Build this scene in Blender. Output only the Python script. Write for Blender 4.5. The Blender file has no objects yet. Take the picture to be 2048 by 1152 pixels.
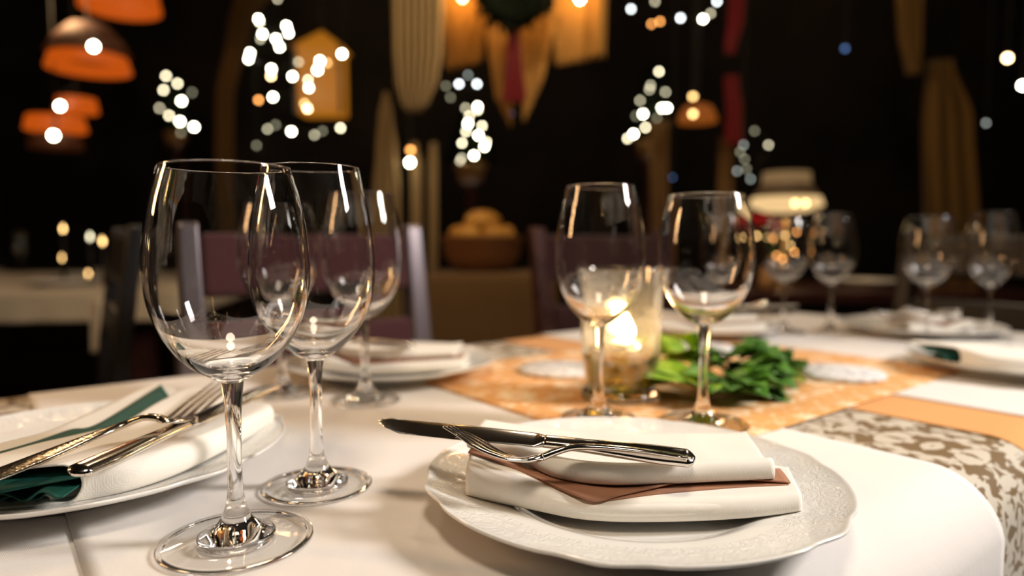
import bpy, math, random
from mathutils import Vector, Matrix
random.seed(7)
R = math.radians
SC = bpy.context.scene
COL = SC.collection

# ------------------------------------------------------------------ camera
DZ = -0.0066                   # the cloths lie in the last millimetres below this height
T = 0.76                      # height of the table top
H = 0.175                     # the lens above the table top
FPX = 1355.0                  # focal length in pixels of the 2048 px wide frame
PITCH = R(4)
cam = bpy.data.cameras.new('camera')
cam.sensor_width = 36.0
cam.lens = 36.0 * FPX / 2048.0
cam.clip_start = 0.02
cam.clip_end = 60
cam.dof.use_dof = True
cam.dof.focus_distance = 0.41
cam.dof.aperture_fstop = 2.9
camo = bpy.data.objects.new('camera', cam)
camo.location = (0, 0, T + H)
camo.rotation_euler = (R(90) - PITCH, 0, 0)
COL.objects.link(camo)
SC.camera = camo

# ------------------------------------------------------------------ world, lamps, exposure
wd = bpy.data.worlds.new('world'); SC.world = wd; wd.use_nodes = True
wd.node_tree.nodes['Background'].inputs[0].default_value = (1.0, 0.62, 0.32, 1)
wd.node_tree.nodes['Background'].inputs[1].default_value = 0.012
SC.view_settings.view_transform = 'Standard'
SC.view_settings.look = 'None'
SC.view_settings.gamma = 1
SC.view_settings.exposure = 0.0
SC.cycles.max_bounces = 16
SC.cycles.transmission_bounces = 14
SC.cycles.transparent_max_bounces = 24
SC.cycles.diffuse_bounces = 3
SC.cycles.glossy_bounces = 6
SC.cycles.blur_glossy = 0.6
SC.cycles.sample_clamp_indirect = 20


def lamp(name, kind, loc, power, color, size=0.1, size_y=None, target=None, spot=None, spread=None):
    d = bpy.data.lights.new(name, kind)
    d.energy = power; d.color = color
    if kind == 'AREA':
        d.shape = 'RECTANGLE' if size_y else 'DISK'
        d.size = size
        if size_y: d.size_y = size_y
        if spread: d.spread = spread
    else:
        d.shadow_soft_size = size
    if kind == 'SPOT':
        d.spot_size = spot or R(60); d.spot_blend = 0.6
    o = bpy.data.objects.new(name, d)
    o.location = loc
    if target is not None:
        o.rotation_euler = (Vector(target) - Vector(loc)).to_track_quat('-Z', 'Y').to_euler()
    COL.objects.link(o)
    return o


WARM = (1.0, 0.62, 0.30)
lamp('cool_lamp', 'AREA', (1.62, 0.52, T + 1.00), 11.4, (1.0, 0.93, 0.88), 0.28, 0.42, (0.1, 0.5, T + 0.05), spread=R(95))
lamp('overhead_fill', 'AREA', (0.05, -0.05, T + 1.50), 10.0, (1.0, 0.82, 0.62), 0.34, None, (0.1, 0.5, T))  # soft overhead fill, added to light the napkin rolls
lamp('warm_ceiling_lamp', 'POINT', (0.10, 1.95, T + 1.20), 13, (1.0, 0.76, 0.50), 0.035)
lamp('warm_ceiling_lamp', 'POINT', (-0.75, 1.70, T + 1.25), 10, (1.0, 0.72, 0.44), 0.035)
lamp('warm_ceiling_lamp', 'POINT', (1.05, 1.80, T + 1.20), 12, (1.0, 0.76, 0.50), 0.035)
lamp('warm_side_lamp', 'AREA', (-1.7, 0.75, T + 0.75), 9, (1.0, 0.55, 0.24), 0.12, 0.6, (0, 0.7, T))
lamp('far_room_fill', 'POINT', (-1.9, 2.9, 1.95), 12, WARM, 0.08)  # fill added over the distant left table to brighten it
lamp('far_room_fill', 'POINT', (-1.0, 4.6, 2.9), 8, WARM, 0.15)  # this and the next: unseen fills for the far room
lamp('far_room_fill', 'POINT', (2.4, 4.4, 2.9), 7, WARM, 0.15)

# ------------------------------------------------------------------ pixel -> place helpers
CP, SP = math.cos(PITCH), math.sin(PITCH)


def _dir(px, py):
    a = (px - 1024) / FPX; b = -(py - 576) / FPX
    return a, CP + b * SP, -SP + b * CP


def G(px, py, z=0.0):
    dx, dy, dz = _dir(px, py)
    t = (z - H) / dz
    return Vector((dx * t, dy * t, T + z))


def at(px, py, Y):
    dx, dy, dz = _dir(px, py)
    t = Y / dy
    return Vector((dx * t, Y, T + H + dz * t))


AX = R(38)
CU, SU = math.cos(AX), math.sin(AX)


def W(u, n, z=0.0):
    return Vector((u * CU - n * SU, u * SU + n * CU, T + z))


# ------------------------------------------------------------------ materials
def mat(name, color=(0.8, 0.8, 0.8), rough=0.5, metal=0.0, emit=None, estr=0.0, spec=0.5, sheen=0.0, sss=0.0, trans=0.0, ior=1.45, coat=0.0):
    m = bpy.data.materials.new(name); m.use_nodes = True
    b = m.node_tree.nodes['Principled BSDF']
    b.inputs['Base Color'].default_value = (*color, 1)
    b.inputs['Roughness'].default_value = rough
    b.inputs['Metallic'].default_value = metal
    b.inputs['IOR'].default_value = ior
    b.inputs['Specular IOR Level'].default_value = spec
    b.inputs['Transmission Weight'].default_value = trans
    b.inputs['Sheen Weight'].default_value = sheen
    b.inputs['Coat Weight'].default_value = coat
    if emit:
        b.inputs['Emission Color'].default_value = (*emit, 1)
        b.inputs['Emission Strength'].default_value = estr
    return m


def nd(m, t, **kw):
    n = m.node_tree.nodes.new(t)
    for k, v in kw.items():
        setattr(n, k, v)
    return n


def lk(m, a, b):
    m.node_tree.links.new(a, b)


def bsdf(m):
    return m.node_tree.nodes['Principled BSDF']


def mathn(m, op, a, b=None):
    n = nd(m, 'ShaderNodeMath', operation=op)
    for i, v in enumerate((a, b)):
        if v is None: continue
        if isinstance(v, (int, float)): n.inputs[i].default_value = v
        else: lk(m, v, n.inputs[i])
    return n.outputs[0]


def add_bump(m, height, strength=0.2, dist=0.001):
    b = nd(m, 'ShaderNodeBump'); b.inputs['Strength'].default_value = strength
    b.inputs['Distance'].default_value = dist
    lk(m, height, b.inputs['Height']); lk(m, b.outputs[0], bsdf(m).inputs['Normal'])


def noise(m, scale, detail=4, vec=None, dist=0.0):
    n = nd(m, 'ShaderNodeTexNoise'); n.inputs['Scale'].default_value = scale
    n.inputs['Detail'].default_value = detail; n.inputs['Distortion'].default_value = dist
    if vec is None:
        tc = nd(m, 'ShaderNodeTexCoord'); vec = tc.outputs['Object']
    lk(m, vec, n.inputs['Vector'])
    return n.outputs['Fac']


def ramp(m, fac, stops):
    r = nd(m, 'ShaderNodeValToRGB')
    e = r.color_ramp.elements
    while len(e) < len(stops): e.new(0.5)
    for i, (p, c) in enumerate(stops):
        e[i].position = p; e[i].color = (*c, 1)
    lk(m, fac, r.inputs[0])
    return r.outputs[0]


def cloth_mat(name, color, weave=1600, rough=0.85, bump=0.25, var=0.04, sheen=0.15):
    m = mat(name, color, rough, spec=0.2, sheen=sheen)
    tc = nd(m, 'ShaderNodeTexCoord')
    sp = nd(m, 'ShaderNodeSeparateXYZ'); lk(m, tc.outputs['Object'], sp.inputs[0])
    a = mathn(m, 'SINE', mathn(m, 'MULTIPLY', sp.outputs[0], weave * 3))
    b = mathn(m, 'SINE', mathn(m, 'MULTIPLY', sp.outputs[1], weave * 3))
    w = mathn(m, 'MULTIPLY', a, b)
    n = noise(m, 28, 5)
    hsum = mathn(m, 'ADD', mathn(m, 'MULTIPLY', w, 0.12), mathn(m, 'MULTIPLY', n, 2.5))
    add_bump(m, hsum, bump, 0.0012)
    lo = tuple(c * (1 - var) for c in color)
    lk(m, ramp(m, noise(m, 9, 3), [(0.3, lo), (0.7, color)]), bsdf(m).inputs['Base Color'])
    return m


def damask_mat(name, ground, figure, cell=0.13, thr=0.50, scale=30, soft=0.02):
    m = mat(name, ground, 0.7, spec=0.3, sheen=0.15)
    tc = nd(m, 'ShaderNodeTexCoord')
    sp = nd(m, 'ShaderNodeSeparateXYZ'); lk(m, tc.outputs['UV'], sp.inputs[0])
    fx = mathn(m, 'PINGPONG', sp.outputs[0], cell * 0.5)
    fy = mathn(m, 'PINGPONG', sp.outputs[1], cell)
    cb = nd(m, 'ShaderNodeCombineXYZ'); lk(m, fx, cb.inputs[0]); lk(m, fy, cb.inputs[1])
    n1 = noise(m, scale, 1.5, cb.outputs[0], 1.6)
    # a round bloom in every cell
    dx = mathn(m, 'DIVIDE', fx, cell * 0.42)
    dy = mathn(m, 'DIVIDE', mathn(m, 'SUBTRACT', fy, cell * 0.45), cell * 0.46)
    rr = mathn(m, 'SQRT', mathn(m, 'ADD', mathn(m, 'MULTIPLY', dx, dx), mathn(m, 'MULTIPLY', dy, dy)))
    ang = mathn(m, 'ARCTAN2', dx, dy)
    petal = mathn(m, 'MULTIPLY', mathn(m, 'COSINE', mathn(m, 'MULTIPLY', ang, 9)), 0.10)
    ringw = mathn(m, 'COSINE', mathn(m, 'MULTIPLY', mathn(m, 'ADD', rr, petal), 9.5))
    f = mathn(m, 'ADD', n1, mathn(m, 'MULTIPLY', ringw, 0.075))
    c = ramp(m, f, [(thr - soft, ground), (thr + soft, figure)])
    lk(m, c, bsdf(m).inputs['Base Color'])
    add_bump(m, mathn(m, 'ADD', f, mathn(m, 'MULTIPLY', noise(m, 900, 2), 0.15)), 0.2, 0.001)
    return m


M = {}
M['white_cloth'] = cloth_mat('white_cloth', (0.82, 0.78, 0.74))
M['napkin'] = cloth_mat('napkin_cloth', (0.90, 0.86, 0.78), weave=2600, bump=0.3)
M['damask'] = damask_mat('damask_cloth', (0.56, 0.50, 0.40), (0.155, 0.088, 0.022), cell=0.115, thr=0.49, scale=46)
M['orange_topper'] = damask_mat('orange_damask', (0.76, 0.36, 0.10), (0.92, 0.68, 0.42), cell=0.085, thr=0.53, scale=42, soft=0.04)
M['orange_plain'] = cloth_mat('orange_cloth', (0.74, 0.36, 0.12))
M['brown_paper'] = mat('brown_paper', (0.38, 0.19, 0.115), 0.8, spec=0.2)
add_bump(M['brown_paper'], noise(M['brown_paper'], 60, 5), 0.4, 0.001)
M['teal_paper'] = mat('teal_paper', (0.010, 0.085, 0.068), 0.6, spec=0.3)
add_bump(M['teal_paper'], noise(M['teal_paper'], 60, 5), 0.3, 0.001)

# porcelain with an embossed garland on the rim
m = mat('porcelain', (0.86, 0.85, 0.81), 0.13, spec=0.55, coat=0.3)
tc = nd(m, 'ShaderNodeTexCoord')
sp = nd(m, 'ShaderNodeSeparateXYZ'); lk(m, tc.outputs['Object'], sp.inputs[0])
rad = mathn(m, 'SQRT', mathn(m, 'ADD', mathn(m, 'MULTIPLY', sp.outputs[0], sp.outputs[0]), mathn(m, 'MULTIPLY', sp.outputs[1], sp.outputs[1])))
ang = mathn(m, 'ARCTAN2', sp.outputs[1], sp.outputs[0])
mask = mathn(m, 'MULTIPLY', mathn(m, 'GREATER_THAN', rad, 0.101), mathn(m, 'LESS_THAN', rad, 0.133))
cb = nd(m, 'ShaderNodeCombineXYZ')
lk(m, mathn(m, 'MULTIPLY', rad, 60), cb.inputs[0])
lk(m, mathn(m, 'PINGPONG', mathn(m, 'MULTIPLY', ang, 6.0), 1.57), cb.inputs[1])
n1 = noise(m, 1.5, 1, cb.outputs[0], 2.6)
ridge = mathn(m, 'ABSOLUTE', mathn(m, 'SUBTRACT', n1, 0.5))
rel = mathn(m, 'MULTIPLY', mathn(m, 'MINIMUM', mathn(m, 'MULTIPLY', ridge, 9.0), 1.0), mask)
add_bump(m, rel, 0.24, 0.0012)
M['porcelain'] = m

# clear glass: wine glasses
m = bpy.data.materials.new('clear_glass'); m.use_nodes = True
m.node_tree.nodes.clear()
o = nd(m, 'ShaderNodeOutputMaterial'); g = nd(m, 'ShaderNodeBsdfGlass')
g.inputs['IOR'].default_value = 1.5; g.inputs['Roughness'].default_value = 0.0
g.inputs['Color'].default_value = (1, 1, 1, 1)
lk(m, g.outputs[0], o.inputs[0])
M['glass'] = m


def thin_glass(name, tint=(1, 1, 1), ior=1.5, boost=1.0):
    m = bpy.data.materials.new(name); m.use_nodes = True
    m.node_tree.nodes.clear()
    o = nd(m, 'ShaderNodeOutputMaterial'); mx = nd(m, 'ShaderNodeMixShader')
    t = nd(m, 'ShaderNodeBsdfTransparent'); t.inputs[0].default_value = (*tint, 1)
    gl = nd(m, 'ShaderNodeBsdfGlossy'); gl.inputs['Roughness'].default_value = 0.02
    fr = nd(m, 'ShaderNodeLayerWeight'); fr.inputs[0].default_value = 0.5
    sch = mathn(m, 'ADD', 0.04 if boost < 2 else 0.07, mathn(m, 'MULTIPLY', mathn(m, 'POWER', fr.outputs['Facing'], 4.0), 0.9))
    lk(m, mathn(m, 'MULTIPLY', sch, boost), mx.inputs[0])
    lk(m, t.outputs[0], mx.inputs[1]); lk(m, gl.outputs[0], mx.inputs[2]); lk(m, mx.outputs[0], o.inputs[0])
    return m


M['thin_glass'] = thin_glass('thin_glass', (0.975, 0.97, 0.95), 1.5, 1.5)
M['vase_glass'] = thin_glass('vase_glass', (0.96, 0.95, 0.92), 1.5, 2.0)
m = M['vase_glass']
outn = [n for n in m.node_tree.nodes if n.type == 'OUTPUT_MATERIAL'][0]
prev = outn.inputs[0].links[0].from_socket
mx2 = nd(m, 'ShaderNodeMixShader'); mx2.inputs[0].default_value = 0.045
trl = nd(m, 'ShaderNodeBsdfTranslucent'); trl.inputs[0].default_value = (0.95, 0.93, 0.88, 1)
lk(m, prev, mx2.inputs[1]); lk(m, trl.outputs[0], mx2.inputs[2]); lk(m, mx2.outputs[0], outn.inputs[0])

M['foot_glass'] = thin_glass('foot_glass', (0.995, 0.995, 0.99), 1.5, 1.0)
m = bpy.data.materials.new('golden_water'); m.use_nodes = True
m.node_tree.nodes.clear()
o = nd(m, 'ShaderNodeOutputMaterial'); g = nd(m, 'ShaderNodeBsdfGlass')
g.inputs['IOR'].default_value = 1.33; g.inputs['Roughness'].default_value = 0.03
g.inputs['Color'].default_value = (1.0, 0.84, 0.42, 1)
lk(m, g.outputs[0], o.inputs[0])
M['liquid'] = m

M['steel'] = mat('polished_steel', (0.72, 0.68, 0.63), 0.14, 1.0)
M['steel_hammered'] = mat('worn_steel', (0.70, 0.64, 0.56), 0.17, 1.0)
add_bump(M['steel_hammered'], noise(M['steel_hammered'], 420, 4), 0.35, 0.0006)
M['wax'] = mat('glowing_wax', (0.9, 0.8, 0.6), 0.5, emit=(1.0, 0.62, 0.25), estr=1.2)  # wax glows by itself, standing in for flame light inside it
M['flame'] = mat('flame', (1, 0.8, 0.4), 1, emit=(1.0, 0.66, 0.28), estr=80)
M['tin'] = mat('tin', (0.8, 0.78, 0.74), 0.25, 1.0)
M['black'] = mat('wick', (0.02, 0.02, 0.02), 0.9)
M['coaster'] = mat('patterned_disc', (0.8, 0.8, 0.8), 0.55)
lk(M['coaster'], ramp(M['coaster'], noise(M['coaster'], 60, 5, None, 1.5), [(0.38, (0.42, 0.42, 0.44)), (0.52, (0.82, 0.81, 0.80))]), bsdf(M['coaster']).inputs['Base Color'])
for nm, c1, c2 in (('leaf_bright', (0.13, 0.28, 0.010), (0.36, 0.52, 0.03)), ('leaf_dark', (0.02, 0.10, 0.008), (0.10, 0.26, 0.02))):
    m = mat(nm, c2, 0.42, spec=0.5)
    lk(m, ramp(m, noise(m, 30, 3), [(0.35, c1), (0.65, c2)]), bsdf(m).inputs['Base Color'])
    M[nm] = m
M['stem'] = mat('green_stem', (0.16, 0.30, 0.04), 0.5)
M['dark_wood'] = mat('dark_wood', (0.045, 0.016, 0.014), 0.28, coat=0.4)
lk(M['dark_wood'], ramp(M['dark_wood'], noise(M['dark_wood'], 12, 6, None, 2), [(0.3, (0.03, 0.010, 0.010)), (0.7, (0.065, 0.024, 0.02))]), bsdf(M['dark_wood']).inputs['Base Color'])
M['black_wood'] = mat('black_wood', (0.006, 0.005, 0.005), 0.4)
M['post'] = mat('lacquered_post', (0.15, 0.125, 0.135), 0.30, metal=0.55, coat=0.5)
M['purple'] = cloth_mat('plum_upholstery', (0.075, 0.027, 0.030), weave=700)
M['maroon'] = cloth_mat('dark_maroon_upholstery', (0.035, 0.010, 0.010), weave=700)
M['brown_cloth'] = cloth_mat('brown_cloth', (0.13, 0.072, 0.026), weave=500)
M['brown_cloth_light'] = cloth_mat('tan_cloth', (0.34, 0.22, 0.10), weave=500)
M['cream_cloth'] = cloth_mat('cream_cloth', (0.36, 0.255, 0.115), weave=500)
M['gold_cloth'] = cloth_mat('gold_cloth', (0.40, 0.21, 0.045), weave=500)
M['old_gold'] = cloth_mat('old_gold_cloth', (0.20, 0.11, 0.03), weave=500)
M['red_cloth'] = cloth_mat('red_cloth', (0.13, 0.002, 0.004), weave=500)
M['old_white'] = cloth_mat('dim_white_cloth', (0.55, 0.47, 0.34), weave=500)
M['floor'] = mat('floor_boards', (0.03, 0.018, 0.012), 0.5)
lk(M['floor'], ramp(M['floor'], noise(M['floor'], 3, 6, None, 1), [(0.3, (0.012, 0.008, 0.006)), (0.7, (0.04, 0.024, 0.016))]), bsdf(M['floor']).inputs['Base Color'])
M['wall'] = mat('dark_wall', (0.010, 0.008, 0.007), 0.9)
lk(M['wall'], ramp(M['wall'], noise(M['wall'], 2, 5), [(0.35, (0.004, 0.0035, 0.003)), (0.75, (0.018, 0.012, 0.009))]), bsdf(M['wall']).inputs['Base Color'])
M['ceiling'] = mat('dark_ceiling', (0.006, 0.005, 0.005), 0.9)
M['fir'] = mat('fir_needles', (0.003, 0.005, 0.002), 0.9, spec=0.1)
M['wire'] = mat('light_wire', (0.01, 0.02, 0.01), 0.6)
M['clay'] = mat('clay_pot', (0.40, 0.22, 0.08), 0.6)
M['wicker'] = mat('wicker', (0.22, 0.09, 0.03), 0.6)
M['bread'] = mat('golden_crust', (0.55, 0.27, 0.04), 0.55)
lk(M['bread'], ramp(M['bread'], noise(M['bread'], 20, 4), [(0.3, (0.35, 0.14, 0.02)), (0.7, (0.65, 0.36, 0.06))]), bsdf(M['bread']).inputs['Base Color'])
M['rose'] = mat('rose_petals', (0.75, 0.01, 0.03), 0.5, emit=(0.8, 0.01, 0.03), estr=0.0)
M['brass'] = mat('brass', (0.5, 0.32, 0.12), 0.3, 1.0)


def emat(name, color, s):
    m = mat(name, tuple(0.03 * c for c in color), 0.6, emit=color, estr=s)
    m.cycles.emission_sampling = 'NONE'
    return m


LW = {
    'b': emat('bulb_bright', (1.0, 0.93, 0.70), 42),
    'm': emat('bulb_medium', (1.0, 0.88, 0.58), 17),
    'd': emat('bulb_dim', (1.0, 0.90, 0.60), 5.5),
    'x': emat('bulb_faint', (1.0, 0.95, 0.62), 1.6),
    'o': emat('bulb_orange', (1.0, 0.40, 0.10), 11),
    'p': emat('bulb_peach', (1.0, 0.66, 0.34), 22),
    'w': emat('bulb_white', (0.92, 0.97, 1.0), 16),
    'c': emat('bulb_pale', (0.85, 0.93, 0.85), 2.2),
    'n': emat('bulb_blue', (0.18, 0.35, 0.8), 1.5),
    'g': emat('bulb_gold', (1.0, 0.60, 0.22), 9),
}
M['shade_orange'] = emat('orange_shade', (1.0, 0.15, 0.008), 0.50)
M['shade_dark'] = mat('dark_orange_shade', (0.05, 0.014, 0.004), 0.7, emit=(1.0, 0.22, 0.03), estr=0.015)
M['shade_amber'] = emat('amber_glass', (1.0, 0.34, 0.02), 0.36)
M['shade_lamp_top'] = emat('warm_shade', (1.0, 0.60, 0.26), 0.20)
M['shade_lamp_mid'] = emat('warm_shade_dim', (1.0, 0.55, 0.22), 0.045)
M['shade_lamp_rim'] = emat('warm_shade_glow', (1.0, 0.66, 0.30), 0.9)


# ------------------------------------------------------------------ object helpers
def mesh_obj(name, verts, faces, material, parent=None, loc=(0, 0, 0), rot=(0, 0, 0), smooth=True, uv=None):
    me = bpy.data.meshes.new(name)
    me.from_pydata([tuple(v) for v in verts], [], faces)
    me.update()
    if smooth:
        me.polygons.foreach_set('use_smooth', [True] * len(me.polygons))
    if uv is not None:
        l = me.uv_layers.new(name='uv')
        for lp in me.loops:
            l.data[lp.index].uv = uv[lp.vertex_index]
    if material is not None:
        me.materials.append(material)
    o = bpy.data.objects.new(name, me)
    o.location = loc; o.rotation_euler = rot
    COL.objects.link(o)
    if parent is not None: o.parent = parent
    return o


def tag(o, label, cat=None, group=None, kind=None):
    o['label'] = label
    if cat: o['category'] = cat
    if group: o['group'] = group
    if kind: o['kind'] = kind
    return o


def struct(o):
    o['kind'] = 'structure'
    return o


def thing(name, label, cat, loc=(0, 0, 0), rz=0.0, group=None, scale=1.0):
    o = bpy.data.objects.new(name, None); o.empty_display_size = 0.05
    o.location = loc; o.rotation_euler = (0, 0, rz); o.scale = (scale,) * 3
    COL.objects.link(o)
    return tag(o, label, cat, group)


def dup(root, loc, rz=0.0, label=None, group=None, scale=None):
    r = root.copy(); COL.objects.link(r)
    r.location = loc; r.rotation_euler = (0, 0, rz)
    if scale: r.scale = (scale,) * 3
    if label: r['label'] = label
    if group: r['group'] = group
    for ch in list(root.children):
        c = ch.copy(); COL.objects.link(c); c.parent = r
        for gch in list(ch.children):
            d = gch.copy(); COL.objects.link(d); d.parent = c
    return r


def mod_bevel(o, w, seg=3):
    b = o.modifiers.new('bevel', 'BEVEL'); b.width = w; b.segments = seg; b.limit_method = 'ANGLE'
    return o


def mod_solid(o, t, offset=0.0):
    s = o.modifiers.new('solidify', 'SOLIDIFY'); s.thickness = t; s.offset = offset
    return o


def mod_sub(o, lv=1):
    s = o.modifiers.new('subsurf', 'SUBSURF'); s.levels = lv; s.render_levels = lv
    return o


def grid_faces(nu, nv, wrap_u=False, wrap_v=False):
    f = []
    for i in range(nu if wrap_u else nu - 1):
        for j in range(nv if wrap_v else nv - 1):
            a = i * nv + j; b = ((i + 1) % nu) * nv + j
            c = ((i + 1) % nu) * nv + (j + 1) % nv; d = i * nv + (j + 1) % nv
            f.append((a, b, c, d))
    return f


def lathe_data(prof, seg=64, rfun=None):
    V = []
    for r, z in prof:
        for k in range(seg):
            t = 2 * math.pi * k / seg
            rr = r * (rfun(t, r, z) if rfun else 1.0)
            V.append((rr * math.cos(t), rr * math.sin(t), z))
    F = []
    for i in range(len(prof) - 1):
        for k in range(seg):
            a = i * seg + k; b = i * seg + (k + 1) % seg
            F.append((a, b, b + seg, a + seg))
    # close ends that sit on the axis or are to be capped
    if prof[0][0] < 1e-3:
        F.append(tuple(reversed(range(seg))))
    if prof[-1][0] < 1e-3:
        n = (len(prof) - 1) * seg
        F.append(tuple(range(n, n + seg)))
    return V, F


def lathe(name, prof, material, parent=None, seg=64, loc=(0, 0, 0), rot=(0, 0, 0), rfun=None):
    V, F = lathe_data(prof, seg, rfun)
    return mesh_obj(name, V, F, material, parent, loc, rot)


def box(name, size, material, parent=None, loc=(0, 0, 0), rot=(0, 0, 0), bev=0.0):
    x, y, z = (s / 2 for s in size)
    V = [(-x, -y, -z), (x, -y, -z), (x, y, -z), (-x, y, -z), (-x, -y, z), (x, -y, z), (x, y, z), (-x, y, z)]
    F = [(0, 3, 2, 1), (4, 5, 6, 7), (0, 1, 5, 4), (1, 2, 6, 5), (2, 3, 7, 6), (3, 0, 4, 7)]
    o = mesh_obj(name, V, F, material, parent, loc, rot, smooth=False)
    if bev: mod_bevel(o, bev)
    return o


def catmull(pts, n):
    P = [Vector(p) for p in pts]
    P = [P[0] * 2 - P[1]] + P + [P[-1] * 2 - P[-2]]
    m = len(P) - 3
    out = []
    for k in range(n):
        s = k / (n - 1) * m
        i = min(int(s), m - 1); t = s - i
        a, b, c, d = P[i:i + 4]
        out.append(0.5 * ((2 * b) + (c - a) * t + (2 * a - 5 * b + 4 * c - d) * t * t + (3 * b - a - 3 * c + d) * t ** 3))
    return out


def tube(name, pts, r, material, parent=None, seg=8, n=None, rfun=None):
    P = catmull(pts, n or max(8, len(pts) * 6)) if len(pts) > 2 else [Vector(p) for p in pts]
    V = []
    for i, p in enumerate(P):
        d = (P[min(i + 1, len(P) - 1)] - P[max(i - 1, 0)]).normalized()
        a = d.cross(Vector((0.13, 0.2, 0.97))).normalized(); b = d.cross(a)
        rr = r * (rfun(i / (len(P) - 1)) if rfun else 1)
        for k in range(seg):
            t = 2 * math.pi * k / seg
            V.append(p + a * (rr * math.cos(t)) + b * (rr * math.sin(t)))
    F = grid_faces(len(P), seg, wrap_v=True)
    F.append(tuple(range(seg))); F.append(tuple(reversed(range(len(V) - seg, len(V)))))
    return mesh_obj(name, V, F, material, parent)


def interp(tab, x):
    if x <= tab[0][0]: return tab[0][1]
    for (a, va), (b, vb) in zip(tab, tab[1:]):
        if x <= b: return va + (vb - va) * (x - a) / (b - a)
    return tab[-1][1]


def smooth_interp(tab, x):
    pts = [Vector((a, b, 0)) for a, b in tab]
    if x <= tab[0][0]: return tab[0][1]
    if x >= tab[-1][0]: return tab[-1][1]
    for i in range(len(tab) - 1):
        if x <= tab[i + 1][0]:
            t = (x - tab[i][0]) / (tab[i + 1][0] - tab[i][0])
            t = t * t * (3 - 2 * t)
            return tab[i][1] + (tab[i + 1][1] - tab[i][1]) * t
    return tab[-1][1]


# ================================================================== THE ROOM
RX0, RX1, RY0, RY1, RZ = -4.2, 4.6, -1.6, 5.6, 3.1
struct(box('floor', (RX1 - RX0, RY1 - RY0, 0.1), M['floor'], None, ((RX0 + RX1) / 2, (RY0 + RY1) / 2, -0.05)))
struct(box('ceiling', (RX1 - RX0, RY1 - RY0, 0.1), M['ceiling'], None, ((RX0 + RX1) / 2, (RY0 + RY1) / 2, RZ + 0.05)))
struct(box('wall_back', (RX1 - RX0, 0.1, RZ), M['wall'], None, ((RX0 + RX1) / 2, RY1 + 0.05, RZ / 2)))
struct(box('wall_front', (RX1 - RX0, 0.1, RZ), M['wall'], None, ((RX0 + RX1) / 2, RY0 - 0.05, RZ / 2)))
struct(box('wall_left', (0.1, RY1 - RY0, RZ), M['wall'], None, (RX0 - 0.05, (RY0 + RY1) / 2, RZ / 2)))
struct(box('wall_right', (0.1, RY1 - RY0, RZ), M['wall'], None, (RX1 + 0.05, (RY0 + RY1) / 2, RZ / 2)))

# ================================================================== THE TABLE AND ITS CLOTHS
U0, U1, N0, N1 = -0.16, 1.56, 0.165, 0.985
tb = thing('dining_table', 'long dining table laid under the cloths in the foreground', 'table', W((U0 + U1) / 2, (N0 + N1) / 2, -T), AX)
box('tabletop', (U1 - U0 - 0.10, N1 - N0 - 0.10, 0.030), M['dark_wood'], tb, (0, 0, T + DZ - 0.0195), bev=0.006)
for sx in (-1, 1):
    for sy in (-1, 1):
        box('leg', (0.06, 0.06, T + DZ - 0.037), M['dark_wood'], tb, (sx * 0.72, sy * 0.29, (T + DZ - 0.037) / 2), bev=0.004)


def cloth(name, u0, u1, n0, n1, z, drop0, drop1, material, label, R0=0.045, axis='n', droops=(True, True), nseg=None, wav=0.0, thick=0.0008):
    """a cloth lying in table axes; along `axis` it bends over the table edge at each end (drop0, drop1)."""
    z = z + DZ
    a0, a1, b0, b1 = (n0, n1, u0, u1) if axis == 'n' else (u0, u1, n0, n1)
    prof = []     # (a, z, arc length, droppart)
    L = 0.0
    left = []
    if drop0 > 0:
        k = 10
        for i in range(k + 1):
            left.append((a0 + 0.0, -R0 - drop0 * (1 - i / k), 'v'))
        for i in range(1, 9):
            t = (i / 9) * math.pi / 2
            left.append((a0 + R0 - R0 * math.cos(t), -R0 + R0 * math.sin(t), 'c'))
    else:
        left.append((a0, 0, 'f'))
    s0 = a0 + (R0 if drop0 > 0 else 0); s1 = a1 - (R0 if drop1 > 0 else 0)
    nf = 60
    mid = [(s0 + (s1 - s0) * i / nf, 0.0, 'f') for i in range(nf + 1)]
    if drop0 <= 0: left = []
    right = []
    if drop1 > 0:
        for i in range(1, 9):
            t = (i / 9) * math.pi / 2
            right.append((a1 - R0 + R0 * math.sin(t), -R0 + R0 * math.cos(t), 'c'))
        for i in range(11):
            right.append((a1, -R0 - drop1 * i / 10, 'v'))
    prof = left + mid + right
    nb = nseg or 60
    V = []; UV = []
    s = 0.0; prev = None
    for a, zz, kind in prof:
        if prev: s += math.hypot(a - prev[0], zz - prev[1])
        prev = (a, zz)
        for j in range(nb + 1):
            b = b0 + (b1 - b0) * j / nb
            depth = max(0.0, -zz - 0.01)
            ruf = wav * min(1, depth / 0.15) * math.sin(b * 31 + 1.1 * math.sin(b * 13)) if kind == 'v' else 0
            sgn = -1 if a < (a0 + a1) / 2 else 1
            aa = a + sgn * (z - DZ + abs(ruf) * 1.0 + depth * 0.03 * (wav > 0)) * (1 if kind == 'v' else (abs(zz) / R0 if kind == 'c' else 0))
            z3 = T + zz + z + 0.00035 * math.sin(b * 23 + a * 9) * (kind == 'f') * 0
            if axis == 'n': p = W(b, aa)
            else: p = W(aa, b)
            p.z = z3
            V.append(p); UV.append((b, s) if axis == 'n' else (s, b))
    F = grid_faces(len(prof), nb + 1)
    F = [tuple(reversed(f)) for f in F] if axis == 'n' else F
    o = mesh_obj(name, V, F, material, None, uv=UV)
    mod_solid(o, thick, -1 if axis == 'n' else -1)
    return tag(o, label, 'tablecloth')


def mini(u0, u1, n0, n1):
    return u0, u1, n0, n1


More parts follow.
